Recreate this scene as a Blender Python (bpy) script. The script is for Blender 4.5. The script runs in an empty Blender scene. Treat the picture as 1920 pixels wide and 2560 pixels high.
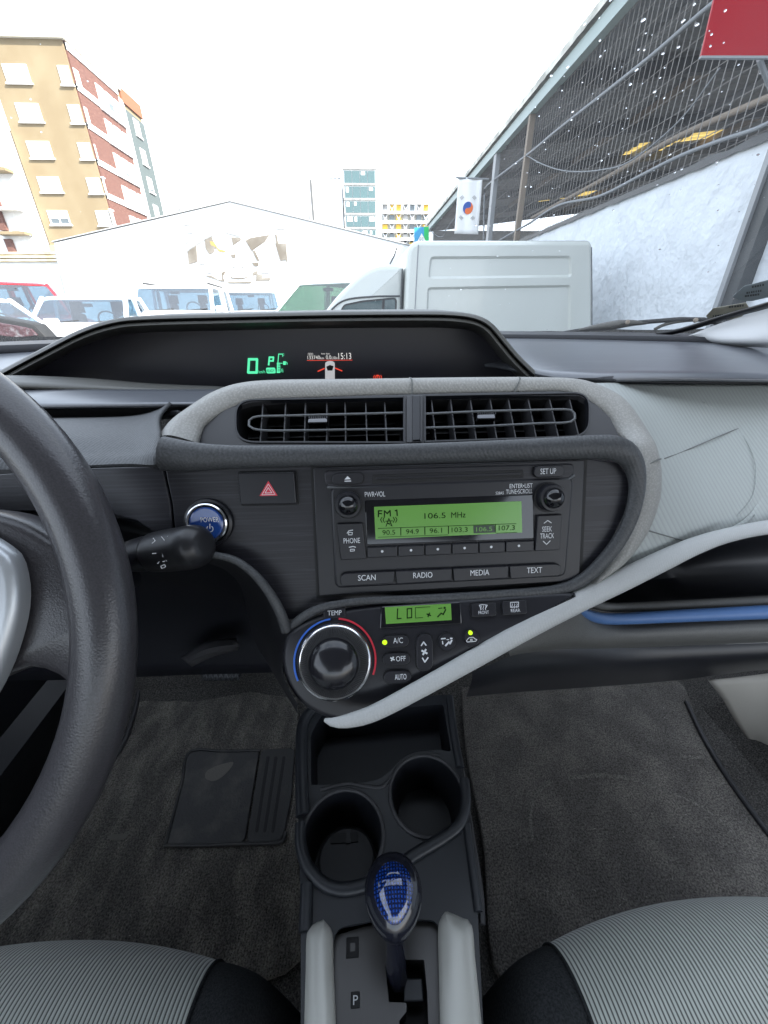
import bpy, bmesh, math, random
from math import radians, sin, cos, pi, tan, sqrt, atan2
from mathutils import Vector, Matrix, noise
rnd = random.Random(11)
sc = bpy.context.scene
col = sc.collection
# ------------------------------------------------------------------ camera
ZC = 1.15                                   # eye height above the tarmac
F, CX, CY = 955.0, 960.0, 1280.0            # focal length and centre in photo pixels (1920 x 2560)
PITCH, YAW, ROLL = radians(28), radians(3.0), radians(0.5)
CR = Matrix.Rotation(-YAW, 3, 'Z') @ Matrix.Rotation(pi/2 - PITCH, 3, 'X') @ Matrix.Rotation(-ROLL, 3, 'Z')
CAM = Vector((0, 0, ZC))
cd = bpy.data.cameras.new('camera')
cd.sensor_fit = 'VERTICAL'; cd.sensor_height = 24.0; cd.lens = 24.0*F/2560.0
cd.clip_start = 0.01; cd.clip_end = 2000
cam = bpy.data.objects.new('camera', cd); col.objects.link(cam)
cam.matrix_world = Matrix.Translation(CAM) @ CR.to_4x4()
sc.camera = cam
# ------------------------------------------------------------------ sky and sun
SUN = Vector((0.70, -0.42, 0.574)).normalized()      # towards the sun
w = bpy.data.worlds.new('World'); sc.world = w; w.use_nodes = True
nt = w.node_tree; N = nt.nodes; L = nt.links
bg = N['Background']; bg.inputs['Strength'].default_value = 0.13
sky = N.new('ShaderNodeTexSky'); sky.sky_type = 'NISHITA'; sky.sun_disc = False
sky.sun_elevation = math.asin(SUN.z); sky.sun_rotation = atan2(SUN.x, SUN.y)
sky.air_density = 1.0; sky.dust_density = 1.5
tc = N.new('ShaderNodeTexCoord'); mp = N.new('ShaderNodeMapping'); mp.inputs['Scale'].default_value = (1, 1, 2.2)
nz = N.new('ShaderNodeTexNoise'); nz.inputs['Scale'].default_value = 1.9; nz.inputs['Detail'].default_value = 6; nz.inputs['Roughness'].default_value = .55
rp = N.new('ShaderNodeValToRGB'); rp.color_ramp.elements[0].position = .40; rp.color_ramp.elements[1].position = .60
mx = N.new('ShaderNodeMix'); mx.data_type = 'RGBA'
L.new(tc.outputs['Generated'], mp.inputs['Vector']); L.new(mp.outputs[0], nz.inputs['Vector'])
L.new(nz.outputs['Fac'], rp.inputs[0])
mth = N.new('ShaderNodeMath'); mth.operation = 'MULTIPLY_ADD'; mth.inputs[1].default_value = .45; mth.inputs[2].default_value = .5
L.new(rp.outputs[0], mth.inputs[0]); L.new(mth.outputs[0], mx.inputs['Factor'])
L.new(sky.outputs[0], mx.inputs['A']); mx.inputs['B'].default_value = (5.9, 6.5, 7.35, 1)
L.new(mx.outputs['Result'], bg.inputs['Color'])
sd = bpy.data.lights.new('sun', 'SUN'); sd.energy = 4.0; sd.angle = radians(.6); sd.color = (1, .95, .87)
so = bpy.data.objects.new('sun', sd); col.objects.link(so); so.location = (30, -20, 30)
so.rotation_euler = (-SUN).to_track_quat('-Z', 'Y').to_euler()
vs = sc.view_settings
vs.view_transform = 'Standard'; vs.look = 'None'; vs.gamma = 1; vs.use_curve_mapping = False
EXPO = 1.9
vs.exposure = EXPO
EM = 2**-EXPO                               # an emission of EM shows as 1.0
sc.render.engine = 'CYCLES'
sc.cycles.use_denoising = True
sc.cycles.max_bounces = 8; sc.cycles.transparent_max_bounces = 12
sc.cycles.caustics_reflective = False; sc.cycles.caustics_refractive = False
# ------------------------------------------------------------------ picture <-> place
def ray(px, py): return CR @ Vector(((px-CX)/F, -(py-CY)/F, -1))
def at(px, py, Y): d = ray(px, py); return CAM + d*(Y/d.y)              # on the upright plane Y metres ahead
def atz(px, py, z): d = ray(px, py); return CAM + d*((z-ZC)/d.z)        # on a level plane
def atx(px, py, X): d = ray(px, py); return CAM + d*(X/d.x)             # on an upright plane beside us
class Fr:
    """a flat frame: origin, normal (towards the eye), x to the right, y up"""
    def __init__(s, o, n, xd=(1, 0, 0)):
        s.o = Vector(o); s.n = Vector(n).normalized(); x = Vector(xd)
        s.x = (x - s.n*x.dot(s.n)).normalized(); s.y = s.n.cross(s.x)
    def off(s, h): return Fr(s.o + s.n*h, s.n, s.x)
    def uv(s, px, py):
        d = ray(px, py); p = CAM + d*((s.o-CAM).dot(s.n)/d.dot(s.n)) - s.o
        return Vector((p.dot(s.x), p.dot(s.y)))
    def uvs(s, pts): return [s.uv(*p) for p in pts]
    def P(s, u, h=0): return s.o + s.x*u[0] + s.y*u[1] + s.n*h
    def box(s, x0, y0, x1, y1):          # upright rectangle (frame axes) through two picture points
        a = s.uv(x0, y0); b = s.uv(x1, y1)
        return [Vector((a.x, b.y)), Vector((b.x, b.y)), Vector((b.x, a.y)), Vector((a.x, a.y))]
    def mm(s, px, py, n):                # length of n picture pixels across at this point
        return (s.uv(px+n, py) - s.uv(px, py)).length
# ------------------------------------------------------------------ curve helpers
def cat(pts, n):
    """n samples of a Catmull-Rom curve through pts (tuples of any length), even in chord length"""
    P = [Vector(p) for p in pts]
    if len(P) == 2: return [P[0].lerp(P[1], i/(n-1)) for i in range(n)]
    E = [P[0]*2 - P[1]] + P + [P[-1]*2 - P[-2]]
    dense = []
    for i in range(1, len(E)-2):
        p0, p1, p2, p3 = E[i-1:i+3]
        for k in range(16):
            t = k/16
            dense.append(.5*((2*p1) + (p2-p0)*t + (2*p0-5*p1+4*p2-p3)*t*t + (3*p1-p0-3*p2+p3)*t*t*t))
    dense.append(P[-1])
    acc = [0]
    for a, b in zip(dense, dense[1:]): acc.append(acc[-1] + (b-a).length)
    out = []; j = 0
    for i in range(n):
        s = acc[-1]*i/(n-1)
        while j < len(acc)-2 and acc[j+1] < s: j += 1
        d = acc[j+1]-acc[j]
        out.append(dense[j].lerp(dense[j+1], 0 if d < 1e-12 else (s-acc[j])/d))
    return out
def fillet(pts, r, k=5):
    """round the corners of a 2-D polygon"""
    out = []; n = len(pts)
    for i in range(n):
        a, b, c = Vector(pts[i-1]), Vector(pts[i]), Vector(pts[(i+1) % n])
        ri = r[i] if isinstance(r, (list, tuple)) else r
        d1 = min(ri, (a-b).length*.49); d2 = min(ri, (c-b).length*.49)
        if ri <= 0: out.append(b); continue
        p = b + (a-b).normalized()*d1; q = b + (c-b).normalized()*d2
        for j in range(k+1):
            t = j/k; out.append(p*(1-t)**2 + b*2*t*(1-t) + q*t*t)
    return out
def inset(pts, d):
    n = len(pts); ar = sum(pts[i-1].x*pts[i].y - pts[i].x*pts[i-1].y for i in range(n))
    sg = 1 if ar > 0 else -1; out = []
    for i in range(n):
        a, b, c = pts[i-1], pts[i], pts[(i+1) % n]
        e1 = (b-a); e2 = (c-b)
        if e1.length < 1e-9: e1 = e2
        if e2.length < 1e-9: e2 = e1
        n1 = Vector((-e1.y, e1.x)).normalized()*sg; n2 = Vector((-e2.y, e2.x)).normalized()*sg
        m = (n1+n2)
        m = m.normalized() if m.length > 1e-6 else n1
        out.append(b + m*(d/max(.5, m.dot(n1))))
    return out
def circ(c, r, n=32, ry=None, a0=0, a1=2*pi, closed=True):
    m = n if closed else n-1
    return [Vector((c[0]+r*cos(a0+(a1-a0)*i/m), c[1]+(ry or r)*sin(a0+(a1-a0)*i/m))) for i in range(n)]
# ------------------------------------------------------------------ mesh collector
class B:
    def __init__(s): s.v = []; s.f = []; s.uvm = {}
    def add(s, vs_, fs):
        o = len(s.v); s.v += [Vector(v) for v in vs_]; s.f += [tuple(i+o for i in f) for f in fs]; return s
    def grid(s, rows, closed=False, uv=False):
        n = len(rows[0]); o = len(s.v)
        for i, r in enumerate(rows):
            for j, p in enumerate(r):
                if uv: s.uvm[len(s.v)] = (j/(n-1), i/(len(rows)-1))
                s.v.append(Vector(p))
        for i in range(len(rows)-1):
            for j in range(n if closed else n-1):
                k = (j+1) % n
                s.f.append((o+i*n+j, o+i*n+k, o+(i+1)*n+k, o+(i+1)*n+j))
        return s
    def prism(s, fr, o2, h0, h1, bev=0):
        rings = [[fr.P(p, h0) for p in o2]]
        if bev > 0:
            rings += [[fr.P(p, h1-bev) for p in o2], [fr.P(p, h1-bev*.3) for p in inset(o2, bev*.3)], [fr.P(p, h1) for p in inset(o2, bev)]]
        else: rings.append([fr.P(p, h1) for p in o2])
        base = len(s.v); n = len(o2); s.grid(rings, closed=True)
        s.f.append(tuple(base+i for i in reversed(range(n))))
        s.f.append(tuple(base+(len(rings)-1)*n+i for i in range(n)))
        return s
    def box(s, lo, hi):
        x0, y0, z0 = lo; x1, y1, z1 = hi
        return s.add([(x0,y0,z0),(x1,y0,z0),(x1,y1,z0),(x0,y1,z0),(x0,y0,z1),(x1,y0,z1),(x1,y1,z1),(x0,y1,z1)],
                     [(3,2,1,0),(4,5,6,7),(0,1,5,4),(1,2,6,5),(2,3,7,6),(3,0,4,7)])
    def tube(s, path, r, n=10, flat=1.0, up=(0, 0, 1), cap=True):
        """round bar along path; r a number or one per point; flat squashes it along 'up'"""
        P = [Vector(p) for p in path]; R = r if isinstance(r, (list, tuple)) else [r]*len(P); rows = []
        for i, p in enumerate(P):
            t = (P[min(i+1, len(P)-1)] - P[max(i-1, 0)]).normalized(); u = Vector(up)
            a = t.cross(u)
            if a.length < 1e-4: a = t.cross(Vector((0, 1, 0.01)))
            a.normalize(); b = a.cross(t).normalized()
            rows.append([p + a*(R[i]*cos(2*pi*k/n)) + b*(R[i]*flat*sin(2*pi*k/n)) for k in range(n)])
        o = len(s.v); s.grid(rows, closed=True)
        if cap:
            s.f.append(tuple(o+k for k in reversed(range(n)))); m = o+(len(rows)-1)*n; s.f.append(tuple(m+k for k in range(n)))
        return s
    def lathe(s, fr, c, prof, n=40, sx=1.0):
        """profile of (radius, height) spun round the frame's normal at the 2-D point c"""
        rows = [[fr.P((c[0]+r*cos(2*pi*k/n)*sx, c[1]+r*sin(2*pi*k/n)), h) for k in range(n)] for r, h in prof]
        o = len(s.v); s.grid(rows, closed=True)
        s.f.append(tuple(o+(len(rows)-1)*n+k for k in range(n)))
        return s
    def build(s, name, m, parent=None, smooth=20, solid=0, kind=None):
        me = bpy.data.meshes.new(name)
        off = parent_loc(parent) if parent else Vector((0, 0, 0))
        if not parent and s.v:
            lo = Vector([min(v[i] for v in s.v) for i in range(3)]); hi = Vector([max(v[i] for v in s.v) for i in range(3)])
            off = Vector(((lo.x+hi.x)/2, (lo.y+hi.y)/2, lo.z))
        me.from_pydata([v-off for v in s.v], [], s.f); me.update()
        if s.uvm:
            ul = me.uv_layers.new(name='UVMap')
            for lp in me.loops: ul.data[lp.index].uv = s.uvm.get(lp.vertex_index, (0, 0))
        if smooth:
            me.polygons.foreach_set('use_smooth', [True]*len(me.polygons)); me.set_sharp_from_angle(angle=radians(smooth))
        me.materials.append(MAT(m))
        o = bpy.data.objects.new(name, me); col.objects.link(o)
        if parent: o.parent = parent
        else: o.location = off
        if solid:
            md = o.modifiers.new('thickness', 'SOLIDIFY'); md.thickness = solid; md.offset = -1
        if kind: o['kind'] = kind
        return o
def parent_loc(p):
    v = Vector((0, 0, 0))
    while p: v = v + p.location; p = p.parent
    return v
def thing(name, label, cat_, loc, group=None):
    o = bpy.data.objects.new(name, None); col.objects.link(o); o.location = loc; o.empty_display_size = .05
    return tag(o, label, cat_, group)
def tag(o, label, cat_=None, group=None):
    o['label'] = label
    if cat_: o['category'] = cat_; o['kind'] = 'thing'
    if group: o['group'] = group
    return o
def struct(o): o['kind'] = 'structure'; return o
_tx = {}
def glyph(txt):
    """mesh outline of a text, scaled into a unit box"""
    if txt not in _tx:
        c = bpy.data.curves.new('lettering', 'FONT'); c.body = txt; c.resolution_u = 3
        o = bpy.data.objects.new('lettering', c); col.objects.link(o)
        me = bpy.data.meshes.new_from_object(o.evaluated_get(bpy.context.evaluated_depsgraph_get()))
        vs_ = [v.co.copy() for v in me.vertices]; fs = [tuple(p.vertices) for p in me.polygons]
        bpy.data.objects.remove(o); bpy.data.curves.remove(c); bpy.data.meshes.remove(me)
        x0 = min(v.x for v in vs_); x1 = max(v.x for v in vs_); y0 = min(v.y for v in vs_); y1 = max(v.y for v in vs_)
        _tx[txt] = ([((v.x-x0)/max(1e-6, x1-x0), (v.y-y0)/max(1e-6, y1-y0)) for v in vs_], fs)
    return _tx[txt]
def letters(b, fr, txt, x0, y0, x1, y1, h=.0004):
    """print a text so that it fills the picture box (x0,y0)-(x1,y1) (middle line) on the frame"""
    vs_, fs = glyph(txt); c = fr.uv((x0+x1)/2, (y0+y1)/2)
    wd = (fr.uv(x1, (y0+y1)/2) - fr.uv(x0, (y0+y1)/2)).length; ht = (fr.uv((x0+x1)/2, y0) - fr.uv((x0+x1)/2, y1)).length
    return b.add([fr.P((c.x + (u-.5)*wd, c.y + (v-.5)*ht), h) for u, v in vs_], fs)
def line2(b, fr, pts, wpx, h=.0004, closed=False):
    """a printed stroke through picture points, wpx pixels wide"""
    P = [fr.uv(*p) for p in pts]; wd = fr.mm(pts[0][0], pts[0][1], wpx)/2
    if closed: P.append(P[0])
    for a, c in zip(P, P[1:]):
        d = (c-a)
        if d.length < 1e-9: continue
        d.normalize(); n = Vector((-d.y, d.x))*wd; e = d*wd*.6
        b.add([fr.P(a-n-e, h), fr.P(c-n+e, h), fr.P(c+n+e, h), fr.P(a+n-e, h)], [(0, 1, 2, 3)])
    return b
def fill2(b, fr, pts, h=.0004):
    P = [fr.P(fr.uv(*p), h) for p in pts]; return b.add(P, [tuple(range(len(P)))])
def plate_holes(fr, outer, holes, h0, h1):
    """a plate with holes: mesh of a filled 2-D curve"""
    c = bpy.data.curves.new('plate', 'CURVE'); c.dimensions = '2D'; c.fill_mode = 'BOTH'; c.extrude = abs(h1-h0)/2
    for poly in [outer]+holes:
        sp = c.splines.new('POLY'); sp.points.add(len(poly)-1); sp.use_cyclic_u = True
        for q, p in zip(sp.points, poly): q.co = (p[0], p[1], 0, 1)
    o = bpy.data.objects.new('plate', c); col.objects.link(o)
    me = bpy.data.meshes.new_from_object(o.evaluated_get(bpy.context.evaluated_depsgraph_get()))
    b = B(); hm = (h0+h1)/2
    b.add([fr.P((v.co.x, v.co.y), hm+v.co.z) for v in me.vertices], [tuple(p.vertices) for p in me.polygons])
    bpy.data.objects.remove(o); bpy.data.curves.remove(c); bpy.data.meshes.remove(me)
    return b
def loft(curves, n=40, m=8):
    """surface through curves of 3-D points: n samples along, m rows between"""
    R = [cat(c, n) for c in curves]
    cols = [cat([r[j] for r in R], (len(R)-1)*m+1) for j in range(n)]
    return [[cols[j][i] for j in range(n)] for i in range((len(R)-1)*m+1)]
def pc(*pts): return [at(*p) for p in pts]
# ------------------------------------------------------------------ materials
_m = {}
DEF = {}
def MAT(name):
    if name not in _m: _m[name] = make(name, **DEF[name])
    return _m[name]
def make(name, col=(.5, .5, .5), rough=.5, metal=0, spec=.5, bump=(), var=None, coat=0, emit=None, trans=0, tint=None, alpha=1, uvstripe=None, sheen=0, thin=None, ior=1.45, translucent=0, grid=None, glare_veil=0, speck=None):
    m = bpy.data.materials.new(name); m.use_nodes = True; t = m.node_tree; n = t.nodes; l = t.links
    p = n['Principled BSDF']; out = n['Material Output']
    p.inputs['Base Color'].default_value = (*col, 1); p.inputs['Roughness'].default_value = rough; p.inputs['Metallic'].default_value = metal
    p.inputs['Specular IOR Level'].default_value = spec; p.inputs['Coat Weight'].default_value = coat; p.inputs['Coat Roughness'].default_value = .05
    p.inputs['Transmission Weight'].default_value = trans; p.inputs['IOR'].default_value = ior; p.inputs['Sheen Weight'].default_value = sheen
    if emit: p.inputs['Emission Color'].default_value = (*emit[0], 1); p.inputs['Emission Strength'].default_value = emit[1]*EM
    c = n.new('ShaderNodeTexCoord')
    def coords(scale, src='Object', rot=(0, 0, 0)):
        q = n.new('ShaderNodeMapping'); q.inputs['Scale'].default_value = scale if isinstance(scale, tuple) else (scale,)*3
        q.inputs['Rotation'].default_value = rot
        l.new(c.outputs[src], q.inputs['Vector']); return q.outputs[0]
    def tex(kind, scale, rot=(0, 0, 0), src='Object', detail=2):
        if kind == 'noise':
            q = n.new('ShaderNodeTexNoise'); q.inputs['Scale'].default_value = 1; q.inputs['Detail'].default_value = detail
            l.new(coords(scale, src, rot), q.inputs['Vector']); return q.outputs['Fac']
        if kind == 'voronoi':
            q = n.new('ShaderNodeTexVoronoi'); q.inputs['Scale'].default_value = 1
            l.new(coords(scale, src, rot), q.inputs['Vector']); return q.outputs['Distance']
        if kind == 'wave':      # scale = bands per metre along x after rotation
            q = n.new('ShaderNodeTexWave'); q.wave_type = 'BANDS'; q.bands_direction = 'X'; q.inputs['Scale'].default_value = pi/10
            q.inputs['Distortion'].default_value = 0; l.new(coords(scale, src, rot), q.inputs['Vector']); return q.outputs['Fac']
    cur = None
    if var:                     # colour 2, mask kind, scale, low, high
        col2, kind, scale, lo, hi = var[:5]
        f = tex(kind, scale, *(var[5:6] or [(0, 0, 0)]), detail=4)
        r = n.new('ShaderNodeMapRange'); r.inputs['From Min'].default_value = lo; r.inputs['From Max'].default_value = hi
        l.new(f, r.inputs['Value'])
        x = n.new('ShaderNodeMix'); x.data_type = 'RGBA'; x.inputs['A'].default_value = (*col, 1); x.inputs['B'].default_value = (*col2, 1)
        l.new(r.outputs[0], x.inputs['Factor']); l.new(x.outputs['Result'], p.inputs['Base Color']); cur = x.outputs['Result']
    if grid:                    # a second set of bands across the first
        f = tex('wave', grid, (0, 0, pi/2)); r = n.new('ShaderNodeMapRange'); r.inputs['From Min'].default_value = .3; r.inputs['From Max'].default_value = .6; l.new(f, r.inputs['Value'])
        x = n.new('ShaderNodeMix'); x.data_type = 'RGBA'; x.inputs['A'].default_value = (*col, 1); l.new(cur, x.inputs['B']); l.new(r.outputs[0], x.inputs['Factor']); l.new(x.outputs['Result'], p.inputs['Base Color'])
    if uvstripe:                # dark ribs: bands per metre across x, second colour
        f = tex('wave', uvstripe[0], uvstripe[2] if len(uvstripe) > 2 else (0, 0, 0))
        r = n.new('ShaderNodeMapRange'); r.inputs['From Min'].default_value = .12; r.inputs['From Max'].default_value = .45; l.new(f, r.inputs['Value'])
        x = n.new('ShaderNodeMix'); x.data_type = 'RGBA'; x.inputs['A'].default_value = (*uvstripe[1], 1)
        if cur: l.new(cur, x.inputs['B'])
        else: x.inputs['B'].default_value = (*col, 1)
        l.new(r.outputs[0], x.inputs['Factor']); l.new(x.outputs['Result'], p.inputs['Base Color'])
        if len(uvstripe) < 3: bump = list(bump) + [('wave', uvstripe[0], .6, .0008)]
    if speck:                   # fine light and dark flecks over the colour: scale, darkest, lightest factor
        src = p.inputs['Base Color'].links[0].from_socket if p.inputs['Base Color'].links else None
        f = tex('noise', speck[0], detail=3); r = n.new('ShaderNodeMapRange'); r.inputs['From Min'].default_value = .32; r.inputs['From Max'].default_value = .68; r.inputs['To Min'].default_value = speck[1]; r.inputs['To Max'].default_value = speck[2]
        l.new(f, r.inputs['Value']); x = n.new('ShaderNodeVectorMath'); x.operation = 'SCALE'; l.new(r.outputs[0], x.inputs['Scale'])
        if src: l.new(src, x.inputs[0])
        else: x.inputs[0].default_value = col
        l.new(x.outputs[0], p.inputs['Base Color'])
    last = None
    for bp in bump:
        q = n.new('ShaderNodeBump'); q.inputs['Strength'].default_value = bp[2]; q.inputs['Distance'].default_value = bp[3]
        l.new(tex(bp[0], bp[1], bp[4] if len(bp) > 4 else (0, 0, 0)), q.inputs['Height'])
        if last: l.new(last, q.inputs['Normal'])
        last = q.outputs['Normal']
    if last: l.new(last, p.inputs['Normal'])
    if translucent:
        tl = n.new('ShaderNodeBsdfTranslucent'); tl.inputs[0].default_value = (*col, 1)
        ms = n.new('ShaderNodeMixShader'); ms.inputs[0].default_value = translucent
        l.new(p.outputs[0], ms.inputs[1]); l.new(tl.outputs[0], ms.inputs[2]); l.new(ms.outputs[0], out.inputs['Surface'])
    if thin is not None:        # a thin clear pane: see-through with a weak reflection
        tr = n.new('ShaderNodeBsdfTransparent'); tr.inputs[0].default_value = (*(tint or (1, 1, 1)), 1)
        gl = n.new('ShaderNodeBsdfGlossy'); gl.inputs['Roughness'].default_value = rough
        ms = n.new('ShaderNodeMixShader'); ms.inputs[0].default_value = thin
        l.new(tr.outputs[0], ms.inputs[1]); l.new(gl.outputs[0], ms.inputs[2]); l.new(ms.outputs[0], out.inputs['Surface'])
        if glare_veil:                # thin uneven pale veil laid on the pane to imitate glare and haze
            tl = n.new('ShaderNodeBsdfTranslucent'); tl.inputs[0].default_value = (.85, .86, .88, 1); m2 = n.new('ShaderNodeMixShader')
            r = n.new('ShaderNodeMapRange'); r.inputs['From Min'].default_value = .25; r.inputs['From Max'].default_value = .8; r.inputs['To Min'].default_value = glare_veil*.4; r.inputs['To Max'].default_value = glare_veil*1.6
            l.new(tex('noise', (7., 3., 3.), detail=5), r.inputs['Value']); l.new(r.outputs[0], m2.inputs[0]); l.new(ms.outputs[0], m2.inputs[1]); l.new(tl.outputs[0], m2.inputs[2]); l.new(m2.outputs[0], out.inputs['Surface'])
    return m
GR = ('noise', 1100.0, .10, .0004)
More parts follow.
